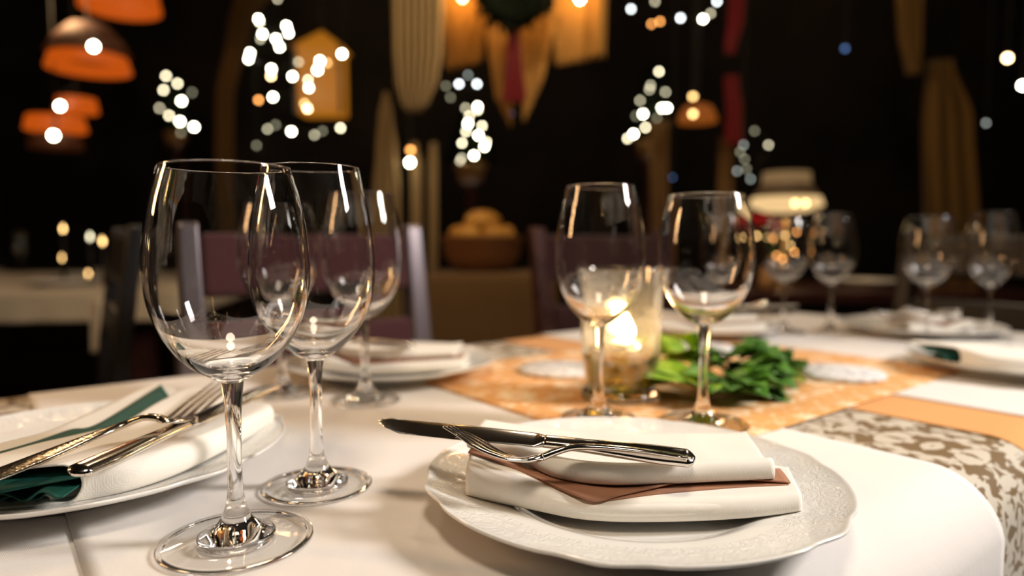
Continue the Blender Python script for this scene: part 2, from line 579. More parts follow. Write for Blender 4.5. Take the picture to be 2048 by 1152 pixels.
# the patterned cloth covers the whole table and hangs on all sides: top with the long sides, and two end skirts in one mesh
def damask_cloth():
    Rr = 0.043; drop = 0.42; z = 0.0040 + DZ
    path = []
    # outline loops: inner flat grid, then rings going outward and down
    V = []; UV = []; F = []
    nu, nn = 80, 44
    cu_, cn_ = (U0 + U1) / 2, (N0 + N1) / 2
    hu, hn = (U1 - U0) / 2, (N1 - N0) / 2
    rc = 0.05
    def ring(off, zz, k=0.0):
        pts = []
        N = 320
        hu2, hn2 = hu - rc, hn - rc
        per = []
        segs = [(hu2, -hn, hu2, -hn)]
        L = 4 * (hu2 + hn2) + 2 * math.pi * rc
        for i in range(N):
            s = i / N * L
            # walk: right side (u=+), top (n=+), left, bottom with rounded corners
            parts = [('l', (hu, -hn2), (hu, hn2), 0), ('a', (hu2, hn2), 0), ('l', (hu2, hn), (-hu2, hn), 90), ('a', (-hu2, hn2), 90),
                     ('l', (-hu, hn2), (-hu, -hn2), 180), ('a', (-hu2, -hn2), 180), ('l', (-hu2, -hn), (hu2, -hn), 270), ('a', (hu2, -hn2), 270)]
            for p in parts:
                ln = math.hypot(p[1][0] - p[2][0], p[1][1] - p[2][1]) if p[0] == 'l' else math.pi / 2 * rc
                if s <= ln + 1e-9: break
                s -= ln
            if p[0] == 'l':
                t = s / ln
                x = p[1][0] + (p[2][0] - p[1][0]) * t; y = p[1][1] + (p[2][1] - p[1][1]) * t; a = R(p[3])
            else:
                a = R(p[2]) + s / rc
                x = p[1][0] + rc * math.cos(a); y = p[1][1] + rc * math.sin(a)
            w = k * (-0.005 + 0.005 * math.sin(i * 0.42 + 1.5 * math.sin(i * 0.11)))
            pts.append((x + (off + w) * math.cos(a), y + (off + w) * math.sin(a), zz, a))
        return pts
    rings = []
    for q in (-0.30, -0.22, -0.15, -0.1, -0.07, -0.055):
        rings.append((q, 0, 0))
    for i in range(1, 9):
        t = i / 8 * math.pi / 2
        rings.append((-Rr + Rr * math.sin(t), -Rr + Rr * math.cos(t), 0))
    for i in range(1, 15):
        rings.append((0.0, -Rr - drop * i / 14, min(1, i / 6)))
    base = []
    for q, zz, k in rings:
        pr = ring(q, zz, k)
        idx = len(V)
        for x, y, z1, a in pr:
            p = W(cu_ + x, cn_ + y); p.z = T + z1 + z
            V.append(p)
            UV.append((x - (z1 if abs(math.cos(a)) > .7 else 0) * math.copysign(1, math.cos(a)), y - (z1 if abs(math.cos(a)) <= .7 else 0) * math.copysign(1, math.sin(a))))
        base.append(idx)
    N = 320
    for i in range(len(rings) - 1):
        for k in range(N):
            a, b = base[i] + k, base[i] + (k + 1) % N
            F.append((a, a - base[i] + base[i + 1], b - base[i] + base[i + 1], b))
    F.append(tuple(range(N)))
    o = mesh_obj('tablecloth', V, F, M['damask'], None, uv=UV)
    mod_solid(o, 0.001, -1)
    return tag(o, 'cream tablecloth with brown floral damask pattern covering the whole table', 'tablecloth')


damask_cloth()
cloth('table_runner', -0.155, 0.075, 0.34, 0.80, 0.0050, 0, 0, M['white_cloth'], 'white place cloth under the plate at the left table end', axis='n')
cloth('table_runner', 0.715, 0.93, N0, N1, 0.0052, 0.25, 0.25, M['orange_plain'], 'plain orange runner crossing the table, its strip showing at the right edge')
cloth('table_runner', 0.035, 0.585, N0, N1, 0.0064, 0.26, 0.26, M['white_cloth'], 'white runner crossing the table under the centre plate and hanging over the near edge')
cloth('table_runner', 0.815, 1.36, N0, N1, 0.0064, 0.26, 0.26, M['white_cloth'], 'white runner crossing the table under the far right plates', R0=0.031)
cloth('table_runner', 1.30, 1.545, 0.27, 0.86, 0.0076, 0, 0, M['white_cloth'], 'white place cloth under the plate at the far table end', axis='n')
cloth('table_topper', 0.42, 1.035, 0.335, 0.785, 0.0076, 0, 0, M['orange_topper'], 'square orange table topper with pale floral blotches under the candle')
ZA, ZE, ZC = 0.0002, 0.0004, 0.0014    # tops of the runners and of the topper


# ================================================================== WINE GLASSES
def glass_profiles(kind):
    if kind == 'red':
        out = [(0.0062, 0.0940), (0.0085, 0.0952), (0.0139, 0.0980), (0.0233, 0.1035), (0.0322, 0.1122), (0.0402, 0.1245), (0.0453, 0.1380),
               (0.0478, 0.1520), (0.0476, 0.1660), (0.0459, 0.1810), (0.0432, 0.1960), (0.0398, 0.2080), (0.0374, 0.2154)]
        th = 0.0008; foot = 0.0430; ztop = 0.2160; zin = 0.1008
    else:
        out = [(0.0058, 0.0905), (0.0080, 0.0920), (0.0139, 0.0953), (0.0237, 0.1030), (0.0325, 0.1130), (0.0395, 0.1260), (0.0431, 0.1400),
               (0.0443, 0.1540), (0.0438, 0.1700), (0.0418, 0.1870), (0.0385, 0.2040), (0.0352, 0.2170), (0.0334, 0.2245)]
        th = 0.0008; foot = 0.0384; ztop = 0.2251; zin = 0.0975
    fr_ = 0.925 if kind == 'red' else 0.96
    P = catmull([(r * (fr_ if z > 0.0955 else 1), z, 0) for r, z in out], 64)
    outp = [(p.x, p.y) for p in P]
    inn = []
    for i, (r, z) in enumerate(outp):
        j0, j1 = max(i - 1, 0), min(i + 1, len(outp) - 1)
        d = Vector((outp[j1][0] - outp[j0][0], outp[j1][1] - outp[j0][1])).normalized()
        k = i / (len(outp) - 1)
        t = th + 0.0046 * max(0, 1 - k / 0.44) ** 1.25
        rr, zz = r - d.y * t, z + d.x * t
        if zz > zin and rr > 0.004: inn.append((rr, zz))
    inn = [p for p in inn if p[1] > zin + 0.0006]
    rim = [(outp[-1][0] - 0.0001, ztop - 0.0001), (outp[-1][0] - th * 0.5, ztop), (outp[-1][0] - th * 0.9, ztop - 0.0001)]
    bowl = outp + rim + list(reversed(inn)) + [(0.0030, zin), (0.0008, zin - 0.0002)]
    stem = [(0.0215, 0.0046), (0.0150, 0.0074), (0.0105, 0.0115), (0.0072, 0.0170), (0.0052, 0.0240), (0.0043, 0.0330), (0.0040, 0.045), (0.0040, 0.060), (0.0043, 0.072), (0.0050, 0.083)]
    stem = [(p.x, p.y) for p in catmull([(a, b, 0) for a, b in stem] + [(outp[0][0], outp[0][1], 0)], 40)]
    stem[-1] = outp[0]
    stem = [(0.0006, 0.0006), (0.0200, 0.0005), (0.0215, 0.0012)] + stem
    ft = [(0.0220, 0.0006), (foot - 0.004, 0.0), (foot - 0.0014, 0.0), (foot - 0.0003, 0.0005), (foot, 0.0011), (foot - 0.0003, 0.0017), (foot - 0.0012, 0.0021), (foot - 0.004, 0.0023),
          (foot - 0.010, 0.0032), (0.0215, 0.0046)]
    return bowl, stem, ft


def make_glass(kind, label, loc, rz=0.0, seg=96):
    b, s, f = glass_profiles(kind)
    t = thing('wine_glass', label, 'wine glass', loc, rz)
    lathe('bowl', b, M['glass'], t, seg)
    lathe('stem', s, M['glass'], t, 48)
    ft_ = lathe('foot', f, M['foot_glass'], t, seg)
    ft_.data.materials.append(M['glass'])
    rmax = max(r for r, z in f) - 0.0036
    for pf in ft_.data.polygons:
        if math.hypot(pf.center.x, pf.center.y) > rmax: pf.material_index = 1
    return t


def gp(px, py, z):
    v = G(px, py, z); v.z = T + z + 0.0003
    return v


red = make_glass('red', 'large clear red wine glass nearest the camera, in front of all the others', gp(474, 1082, ZA))
white = make_glass('white', 'clear wine glass close behind the nearest one, narrower, to its right', gp(635, 972, ZA))
dup(white, gp(731, 801, ZA), label='clear wine glass before the far left plate, right of the two nearest glasses')
dup(red, gp(565, 786, ZA), label='clear wine glass half hidden behind the two nearest glasses, beside the far left plate')
dup(white, gp(1197, 838, ZC), label='tall clear wine glass standing just in front of the candle holder')
dup(red, gp(1405, 848, ZC), label='round bowled clear wine glass in front of the green sprigs')
dup(white, gp(1445, 668, ZE), label='clear wine glass seen through the bowl of the glass before the sprigs')
dup(red, gp(1566, 664, ZE), label='clear wine glass left of the pair beyond the sprigs, below the red flowers')
dup(white, gp(1660, 664, ZE), label='clear wine glass behind the flat disc at the right, right of the red flowers')
dup(red, gp(1850, 680, ZE), label='left one of the two clear wine glasses at the right of the table')
dup(white, gp(1976, 676, ZE), label='rightmost clear wine glass on the table')


# ================================================================== PLATES
def plate_r(t, r, z):
    k = max(0.0, (r - 0.095) / 0.042)
    d = abs(((t + math.pi / 6) % (math.pi / 3)) - math.pi / 6)
    w = 0.012 + 0.013 * math.exp(-(d / 0.07) ** 2) - 0.010 * math.exp(-((d - 0.17) / 0.06) ** 2)
    return 1 + (w - 0.012) * k


PLATE = [(0.0005, 0.0040), (0.060, 0.0040), (0.072, 0.0044), (0.079, 0.0060), (0.085, 0.0088), (0.091, 0.0108), (0.100, 0.0122), (0.112, 0.0142), (0.124, 0.0168),
         (0.132, 0.0190), (0.1352, 0.0203), (0.1368, 0.0205), (0.1372, 0.0195), (0.1355, 0.0178), (0.128, 0.0148), (0.112, 0.0112), (0.098, 0.0088), (0.090, 0.0064), (0.086, 0.0020),
         (0.085, 0.0000), (0.083, 0.0000), (0.081, 0.0016), (0.070, 0.0012), (0.0005, 0.0012)]


def make_plate(label, x, y, z, rz=0.0, scale=1.0):
    V, F = lathe_data([(p.x, p.y) for p in catmull([(a, b, 0) for a, b in PLATE], 70)], 180, plate_r)
    F = [tuple(reversed(f)) for f in F]
    o = mesh_obj('plate', V, F, M['porcelain'], None, (x, y, T + z), (0, 0, rz))
    o.scale = (scale,) * 3
    return tag(o, label, 'plate')


pl_main = make_plate('white porcelain plate with scalloped embossed rim, front and centre', 0.080, 0.448, ZA + 0.0003, 0.25)


def plate_copy(label, x, y, z, rz=0, scale=1.0):
    o = pl_main.copy(); COL.objects.link(o)
    o.location = (x, y, T + z); o.rotation_euler = (0, 0, rz); o.scale = (scale,) * 3
    o['label'] = label
    return o


plate_copy('white porcelain plate at the left edge, cut by the frame, under the teal lined napkin', -0.326, 0.506, ZA + 0.0003, 0.6, 1.06)
plate_copy('white porcelain plate at the far left, behind the third wine glass', -0.16, 0.89, ZA + 0.0003, 1.1)
plate_copy('white porcelain plate on the far side, behind the green sprigs', 0.365, 1.27, ZE + 0.0003, 0.2)
plate_copy('white porcelain plate at the right edge, cut by the frame', 0.685, 0.90, ZE + 0.0003, 0.9)
plate_copy('white porcelain plate at the far table end, behind the right pair of glasses', 0.765, 1.265, ZE + 0.0003, 0.4)


# ================================================================== NAPKINS
def curve(pts):
    """a curve of world points -> function of 0..1"""
    P = catmull(pts, 61)
    def f(s):
        x = max(0.0, min(1.0, s)) * 60
        i = min(int(x), 59)
        return P[i].lerp(P[i + 1], x - i)
    return f


def fold_sheet(name, Ff, Bf, rf, top_to, bottom_to, material, parent, origin, nx=70, thick=0.0013, wob=0.0004, seed=1, rise=0.8):
    """C-shaped folded cloth: bottom layer, rolled front edge, top layer. Ff gives the bottom of the front edge,
    Bf the back edge (top layer), rf the roll radius along the width."""
    V = []
    prof = []
    nb, na, nt = 10, 14, 36
    for i in range(nx + 1):
        s = i / nx
        f, b = Ff(s), Bf(s)
        d = Vector((f.x - b.x, f.y - b.y, 0)); L = d.length; d.normalize()
        r = rf(s)
        c = f - d * r                     # centre line of the roll (below it the bottom sheet starts)
        for k in range(nb + 1):           # bottom layer, from the back forward
            q = bottom_to * L * (1 - k / nb)
            p = c - d * q; p.z = f.z
            V.append(p)
        for k in range(1, na):
            t = math.pi * k / na
            p = c + d * (r * math.sin(t)); p.z = f.z + r - r * math.cos(t)
            V.append(p)
        for k in range(nt + 1):
            tt = k / nt
            q = top_to * (L - r) * tt
            p = c - d * q
            zt = f.z + 2 * r
            zb = b.z
            e = min(1, tt * top_to / rise); e = e * e * (3 - 2 * e)
            p.z = zt + (zb - zt) * e
            p.z += wob * (math.sin(s * 9 + seed + q * 55) + 0.7 * math.sin(s * 17 + q * 120 + seed * 2)) * min(1, tt * 4)
            V.append(p)
    nv = nb + 1 + na - 1 + nt + 1
    V = [v - origin for v in V]
    o = mesh_obj(name, V, grid_faces(nx + 1, nv), material, parent)
    mod_solid(o, thick, 0)
    return o


def hem_mesh(name, Ff, Bf, material, parent, origin, nx=50, nt=14, thick=0.001, waves=None):
    """one open sheet between two curves"""
    V = []
    for i in range(nx + 1):
        s = i / nx
        f, b = Ff(s), Bf(s)
        for k in range(nt + 1):
            t = k / nt
            p = f.lerp(b, t)
            if waves: p.z += waves(s, t)
            V.append(p - origin)
    o = mesh_obj(name, V, grid_faces(nx + 1, nt + 1), material, parent)
    mod_solid(o, thick, 0)
    return o


# ---- centre napkin
og = Vector((0.080, 0.448, T + ZA))
nap = thing('napkin', 'white cloth napkin folded in two rolls on the front centre plate', 'napkin', og)
zb = ZA + 0.0125
F1 = curve([G(932, 1001, zb), G(1050, 1024, zb - 0.001), G(1190, 1045, zb - 0.002), G(1350, 1047, zb - 0.002), G(1490, 1040, zb - 0.001), G(1603, 1028, zb)])
B1 = curve([G(960, 860, 0.031), G(1100, 860, 0.025), G(1250, 860, 0.023), G(1400, 862, 0.023), G(1500, 880, 0.023), G(1560, 905, 0.023)])
fold_sheet('lower_fold', F1, B1, lambda s: smooth_interp([(0, .0103), (.13, .0095), (.37, .0053), (.6, .0056), (1, .0056)], s), 0.55, 0.75, M['napkin'], nap, og, seed=2, wob=0.0002)
fold_sheet('lower_fold', curve([p + Vector((0.0, 0.0035, 0.0028)) for p in (G(936, 1001, zb), G(1050, 1024, zb), G(1190, 1045, zb), G(1350, 1047, zb), G(1490, 1040, zb), G(1600, 1028, zb))]), B1,
           lambda s: smooth_interp([(0, .0070), (.13, .0062), (.37, .0024), (.6, .0028), (1, .0028)], s), 0.4, 0.5, M['napkin'], nap, og, seed=3, wob=0.0002)
F2 = curve([G(934, 897, 0.0345), G(1030, 925, 0.0300), G(1112, 960, 0.0265), G(1213, 973, 0.0250), G(1330, 971, 0.0250), G(1440, 966, 0.0255), G(1549, 962, 0.0260)])
B2 = curve([G(966, 842, 0.042), G(1100, 858, 0.035), G(1200, 864, 0.0315), G(1300, 868, 0.0300), G(1400, 868, 0.0300), G(1452, 866, 0.0300), G(1492, 864, 0.0305)])
fold_sheet('upper_fold', F2, B2, lambda s: smooth_interp([(0, .0048), (.3, .0057), (.5, .0058), (1, .0056)], s), 1.0, 0.85, M['napkin'], nap, og, seed=5, wob=0.0005, rise=0.28)

pap = thing('paper_napkin', 'brown paper napkin tucked between the folds of the centre napkin', 'paper napkin', og)
PF = curve([G(936, 905, 0.0345), G(990, 922, 0.0335), G(1080, 958, 0.0290), G(1130, 980, 0.0262), G(1187, 1002, 0.0235), G(1240, 991, 0.0240), G(1290, 980, 0.0245), G(1370, 962, 0.0262), G(1430, 956, 0.0275), G(1510, 960, 0.0262), G(1581, 966, 0.0250)])
PB = curve([G(950, 885, 0.0335), G(1060, 918, 0.0280), G(1180, 945, 0.0238), G(1300, 945, 0.0236), G(1440, 938, 0.0236), G(1560, 938, 0.0245)])
hem_mesh('paper_sheet', PF, PB, M['brown_paper'], pap, og, thick=0.0009, waves=lambda s, t: 0.0012 * math.sin(s * 21) * t * (1 - t) * 2)
PF2 = curve([G(938, 912, 0.0325), G(1080, 963, 0.0275), G(1187, 1000, 0.0228), G(1300, 990, 0.0228), G(1440, 978, 0.0232), G(1578, 972, 0.0238)])
hem_mesh('paper_sheet', PF2, PB, M['brown_paper'], pap, og, thick=0.0009)

# ---- left napkin
ol = Vector((-0.33, 0.52, T + ZA))
napl = thing('napkin', 'white cloth napkin with teal lining on the left plate', 'napkin', ol)
zl = ZA + 0.015
FL = curve([G(165, 1004, zl), G(270, 985, zl), G(370, 950, zl), G(470, 898, zl), G(548, 850, zl + 0.001)])
BL = curve([G(-190, 962, 0.036), G(-60, 926, 0.036), G(60, 893, 0.036), G(151, 870, 0.036), G(256, 840, 0.036), G(362, 782, 0.036), G(396, 775, 0.035)])
fold_sheet('upper_fold', FL, BL, lambda s: smooth_interp([(0, .0120), (.4, .0100), (1, .0085)], s), 1.0, 0.6, M['napkin'], napl, ol, seed=8, wob=0.0006)
FL2 = curve([p + Vector((-0.02, 0, -0.002)) for p in (G(165, 1003, zl), G(370, 950, zl), G(540, 850, zl))])
BL2 = curve([G(-260, 950, 0.028), G(-100, 918, 0.028), G(0, 889, 0.029), G(106, 860, 0.029), G(190, 822, 0.029), G(306, 767, 0.030)])
fold_sheet('lower_fold', FL2, BL2, lambda s: 0.003, 1.0, 0.3, M['napkin'], napl, ol, seed=9, wob=0.0003)
papl = thing('paper_napkin', 'dark teal paper napkin inside the folds of the left napkin', 'paper napkin', ol)
TF = curve([p + Vector((-0.045, 0.0, 0.0)) for p in (G(160, 985, 0.031), G(370, 935, 0.031), G(500, 860, 0.031))])
TB = curve([G(-230, 955, 0.0325), G(-80, 925, 0.0325), G(60, 887, 0.0325), G(140, 860, 0.0325), G(200, 846, 0.0325), G(322, 770, 0.0325)])
hem_mesh('paper_sheet', TF, TB, M['teal_paper'], papl, ol, thick=0.001)
# crumpled layers that show in the open end of the roll
for k, (dz, dx) in enumerate(((0.0, 0.0), (0.0045, -0.006), (0.009, 0.004))):
    A = curve([G(-60, 992, zl + 0.002 + dz * .6), G(20, 996, zl + 0.004 + dz * .5), G(75, 992, zl + 0.002 + dz), G(122 + dx * 1000, 988, zl + 0.002 + dz)])
    Bc = curve([G(-10, 930, zl + 0.004 + dz * .6), G(60, 930, zl + 0.002 + dz * .6), G(140, 930, zl + 0.003 + dz), G(220, 930, zl + 0.003 + dz)])
    hem_mesh('paper_fold', A, Bc, M['teal_paper'], papl, ol, thick=0.001, waves=lambda s, t, k=k: 0.0022 * math.sin(s * 14 + k * 2) * (1 - t))

# ---- the other settings: turned copies of the two napkins
def place_set(src, pap_src, plate_xy, zz, rz, lab, plab, origin_src):
    loc = (plate_xy[0], plate_xy[1], T + zz)
    dup(src, loc, rz, lab)
    if pap_src: dup(pap_src, loc, rz, plab)


place_set(nap, pap, (-0.16, 0.89), ZA, 0.12, 'white cloth napkin folded on the far left plate', 'brown paper napkin inside the napkin of the far left plate', og)
place_set(nap, pap, (0.365, 1.27), ZE, 0.05, 'white cloth napkin folded on the plate behind the green sprigs', 'brown paper napkin inside the napkin behind the green sprigs', og)
place_set(napl, papl, (0.685, 0.90), ZE, R(-95), 'white cloth napkin rolled on the plate at the right edge', 'teal paper napkin in the roll on the plate at the right edge', ol)
place_set(nap, pap, (0.765, 1.265), ZE, R(35), 'white cloth napkin folded on the plate at the far table end', 'brown paper napkin inside the napkin at the far table end', og)


# ================================================================== CUTLERY
def strip_loft(name, pts, width, thick, material, parent, origin, side=None, n=60, lateral=None, seg=12, sharp=None, tilt=0.0):
    P = catmull(pts, n)
    V = []
    for i, p in enumerate(P):
        s = i / (n - 1)
        d = (P[min(i + 1, n - 1)] - P[max(i - 1, 0)]).normalized()
        w = d.cross(Vector((0, 0, 1))).normalized()
        up = w.cross(d).normalized()
        if tilt:
            w2 = w * math.cos(tilt) + up * math.sin(tilt); up = up * math.cos(tilt) - w * math.sin(tilt); w = w2
        hw = width(s); ht = thick(s)
        c = p + w * (lateral(s) if lateral else 0)
        for k in range(seg):
            t = 2 * math.pi * k / seg
            cx, cy = math.cos(t), math.sin(t)
            cx = math.copysign(abs(cx) ** 0.75, cx); cy = math.copysign(abs(cy) ** 0.9, cy)
            V.append(c + w * (hw * cx) + up * (ht * cy) - origin)
    F = grid_faces(n, seg, wrap_v=True)
    F.append(tuple(range(seg))); F.append(tuple(reversed(range(len(V) - seg, len(V)))))
    return mesh_obj(name, V, F, material, parent)


def lerp_pts(P, a, b, n=8):
    C = catmull(P, 101)
    return [C[int(round((a + (b - a) * i / (n - 1)) * 100))] for i in range(n)]


def make_knife(label, p0, p1, material, tilt=0.0, bow=0.002):
    p0, p1 = Vector(p0), Vector(p1)
    o = p0.copy()
    t = thing('table_knife', label, 'knife', o)
    mid = p0.lerp(p1, 0.45) + Vector((0, 0, bow))
    C = [p0, mid, p1]
    strip_loft('handle', lerp_pts(C, 0, 0.50), lambda s: smooth_interp([(0, .0020), (.015, .0055), (.05, .0078), (.25, .0082), (.8, .0056), (1, .0054)], s),
               lambda s: smooth_interp([(0, .0015), (.06, .0036), (.5, .0034), (1, .0030)], s), material, t, o, tilt=tilt, seg=20)
    # blade: one straight back, one curved edge
    Q = lerp_pts(C, 0.495, 1.0)
    strip_loft('blade', Q, lambda s: smooth_interp([(0, .0056), (.06, .0080), (.5, .0088), (.82, .0084), (.93, .0062), (.98, .0032), (1, .0006)], s),
               lambda s: smooth_interp([(0, .0026), (.06, .0012), (1, .0007)], s), material, t, o, tilt=tilt, seg=16,
               lateral=lambda s: smooth_interp([(0, 0), (.8, .0004), (1, .0045)], s))
    return t


def make_fork(label, pts, frac, material, wid=1.0, tilt=0.0):
    """pts run from the handle end to the tine tips; frac = (end of neck, root of tines)"""
    o = Vector(pts[0])
    t = thing('table_fork', label, 'fork', o)
    a, b = frac
    strip_loft('handle', lerp_pts(pts, 0, a), lambda s: wid * smooth_interp([(0, .0045), (.05, .0095), (.25, .0090), (.7, .0042), (1, .0036)], s),
               lambda s: smooth_interp([(0, .0009), (.1, .0015), (.8, .0022), (1, .0022)], s), material, t, o, seg=16, tilt=tilt)
    head = strip_loft('fork_head', lerp_pts(pts, a - 0.004, b), lambda s: wid * smooth_interp([(0, .0036), (.5, .0100), (1, .0122)], s),
               lambda s: smooth_interp([(0, .0022), (1, .0012)], s), material, t, o, seg=16, tilt=tilt)
    for k in range(4):
        off = (k - 1.5) * 0.0066 * wid
        strip_loft('tine', lerp_pts(pts, b - 0.01, 1.0), lambda s: smooth_interp([(0, .0024), (.8, .0017), (1, .0007)], s),
                   lambda s: smooth_interp([(0, .0011), (1, .0008)], s), material, head, o, seg=8, n=30, lateral=lambda s, off=off: off, tilt=tilt)
    return t


kn = make_knife('steel table knife lying on the centre napkin, blade reaching out left', G(1390, 918, 0.0425), G(752, 849, 0.0530), M['steel'], tilt=R(17), bow=0.001)
fk = make_fork('steel fork lying on the centre napkin across the knife', [G(1385, 917, 0.0475), G(1290, 902, 0.048), G(1190, 894, 0.0495), G(1130, 897, 0.0500), G(1085, 914, 0.0460), G(1035, 919, 0.0445), G(985, 903, 0.0475), G(940, 877, 0.0525), G(897, 852, 0.0585)], (0.50, 0.66), M['steel'], tilt=R(-14), wid=0.85)
knl = make_knife('steel knife with long handle lying on the left napkin', G(146, 948, 0.0425), G(550, 769, 0.0480), M['steel'], tilt=R(-6), bow=0.000)
fkl = make_fork('worn steel fork lying on the left napkin, tines up right', [G(-60, 968, 0.0425), G(40, 932, 0.044), G(150, 888, 0.046), G(240, 852, 0.0500), G(300, 833, 0.0560), G(340, 842, 0.052), G(366, 834, 0.0450), G(398, 806, 0.0430), G(450, 764, 0.0460)], (0.56, 0.72), M['steel_hammered'], wid=1.0)


def rel_copy(src, base_src, base_dst, rz, lab):
    d = Vector(src.location) - base_src
    d = Matrix.Rotation(rz, 3, 'Z') @ d
    return dup(src, base_dst + d, rz, lab)


rel_copy(kn, og, Vector((-0.16, 0.89, T + ZA)), 0.12, 'steel knife on the napkin of the far left plate')
rel_copy(fk, og, Vector((-0.16, 0.89, T + ZA)), 0.12, 'steel fork on the napkin of the far left plate')
rel_copy(kn, og, Vector((0.365, 1.27, T + ZE)), R(175), 'steel knife on the napkin behind the green sprigs')
rel_copy(fk, og, Vector((0.365, 1.27, T + ZE)), R(175), 'steel fork on the napkin behind the green sprigs')
rel_copy(kn, og, Vector((0.765, 1.265, T + ZE)), R(35), 'steel knife on the napkin at the far table end')
rel_copy(fk, og, Vector((0.765, 1.265, T + ZE)), R(35), 'steel fork on the napkin at the far table end')

# ================================================================== CANDLE HOLDER
hc = gp(1240, 792, ZC)
vz = thing('candle_holder', 'clear glass candle holder with golden water, glowing on the orange topper', 'candle holder', hc)
vout = [(0.0005, 0.0), (0.040, 0.0), (0.0425, 0.002), (0.0425, 0.006), (0.0385, 0.011), (0.0372, 0.014), (0.0395, 0.022), (0.0425, 0.040), (0.0438, 0.065), (0.0445, 0.095), (0.0462, 0.120), (0.0492, 0.138), (0.0508, 0.1430)]
vin = [(0.0494, 0.1430), (0.0478, 0.137), (0.0448, 0.120), (0.0430, 0.095), (0.0422, 0.065), (0.0409, 0.040), (0.0378, 0.024), (0.034, 0.018), (0.0005, 0.016)]
wall_o = [q for q in vout if q[1] >= 0.0139]
vp = [(p.x, p.y) for p in catmull([(a, b, 0) for a, b in wall_o], 50)] + [(p.x, p.y) for p in catmull([(a, b, 0) for a, b in vin[:-2]], 50)]
lathe('glass_body', vp, M['vase_glass'], vz, 72)
lathe('glass_foot', [(p.x, p.y) for p in catmull([(a, b, 0) for a, b in vout[:6]], 30)] + [(0.0368, 0.0158), (0.0005, 0.0162)], M['glass'], vz, 72)
lathe('golden_water', [(0.0005, 0.0168), (0.033, 0.0186), (0.0370, 0.0245), (0.0400, 0.040), (0.0407, 0.050), (0.0404, 0.0520), (0.0005, 0.0520)], M['liquid'], vz, 64)
cd = thing('tealight', 'small lit tealight floating in the glass candle holder', 'candle', hc + Vector((0.006, 0.0, 0.0485)))
lathe('cup', [(0.0005, 0.0), (0.0185, 0.0), (0.0195, 0.002), (0.0195, 0.0130), (0.0190, 0.0130), (0.0190, 0.0095)], M['tin'], cd, 40)
twax = lathe('wax', [(0.0005, 0.001), (0.0188, 0.001), (0.0188, 0.0105), (0.006, 0.0098), (0.0005, 0.0098)], M['wax'], cd, 40)
tube('wick', [(0, 0, 0.0095), (0.0004, 0, 0.013), (0.001, 0, 0.016)], 0.0007, M['black'], twax, 6)
lathe('flame', [(0.0005, 0.0125), (0.0060, 0.0150), (0.0095, 0.0215), (0.0090, 0.0280), (0.0058, 0.0350), (0.0025, 0.0410), (0.0004, 0.0440)], M['flame'], twax, 24)
lamp('candle_light', 'POINT', hc + Vector((0.006, 0.0, 0.0485 + 0.030)), 1.1, (1.0, 0.62, 0.26), 0.010)

# ================================================================== FLAT DISCS
def disc(px, py, rad, label, rz, z=ZC, tilt=0.0):
    p = G(px, py, z + 0.003)
    V, F = lathe_data([(0.0005, 0.0), (rad - 0.001, 0.0), (rad, 0.001), (rad, 0.004), (rad - 0.001, 0.005), (0.0005, 0.005)], 72)
    o = mesh_obj('coaster', V, [tuple(reversed(f)) for f in F], M['coaster'], None, (p.x, p.y, T + z + 0.0004), (tilt, 0, rz))
    return tag(o, label, 'coaster')


disc(1118, 738, 0.053, 'flat round white coaster with grey pattern, left of the candle holder', 0.3)
disc(1676, 745, 0.056, 'flat round white coaster with grey pattern, right of the green sprigs', 1.3)
disc(1400, 697, 0.062, 'flat round white coaster with grey pattern, behind the sprigs and the middle wine glass', 2.3)


# ================================================================== GREEN SPRIGS
def leaf(V, F, base, d, up, L, wd, curl=0.3, lobes=0, nseg=8):
    d = d.normalized(); side = d.cross(up).normalized(); up = side.cross(d).normalized()
    st = len(V)
    for i in range(nseg + 1):
        t = i / nseg
        w = wd * (math.sin(math.pi * min(1, t * 0.96 + 0.03)) ** 0.8) * (1 + (0.35 * math.sin(t * lobes * 2 * math.pi) if lobes else 0))
        c = base + d * (L * t) + up * (-curl * L * t * t)
        for k, q in enumerate((-1, -0.5, 0, 0.5, 1)):
            V.append(c + side * (w * q) + up * (0.22 * w * abs(q)))
    for i in range(nseg):
        for k in range(4):
            a = st + i * 5 + k
            F.append((a, a + 1, a + 6, a + 5))


def sprig(label, path, material, L, wd, nleaf, lobes=0, seed=0, curl=0.3, spread=1.0):
    rnd = random.Random(seed)
    o0 = Vector(path[0])
    t = thing('herb_sprig', label, 'leaves', o0, group=None)
    P = [Vector(p) - o0 for p in path]
    tube('stem', P, 0.0011, M['stem'], t, 6)
    C = catmull(P, 40)
    V, F = [], []
    for k in range(nleaf):
        s = 0.12 + 0.88 * (k + 0.5) / nleaf
        c = C[int(s * 39)]
        d0 = (C[min(39, int(s * 39) + 1)] - C[max(0, int(s * 39) - 1)]).normalized()
        ang = rnd.uniform(-1, 1) * 1.5 * spread
        ang = math.copysign(max(0.35, abs(ang)), ang) if k < nleaf - 1 else 0
        d = Matrix.Rotation(ang, 3, 'Z') @ d0
        d.z += rnd.uniform(-0.05, 0.35)
        leaf(V, F, c, d, Vector((rnd.uniform(-.3, .3), rnd.uniform(-.3, .3), 1)), L * rnd.uniform(0.75, 1.2), wd * rnd.uniform(0.8, 1.15), curl, lobes)
    zmin = T + ZC + 0.0006 - o0.z
    for v in V:
        if v.z < zmin: v.z = zmin + 0.0005 * rnd.random()
    o = mesh_obj('leaves', V, F, material, t)
    mod_solid(o, 0.0004, 0)
    return t


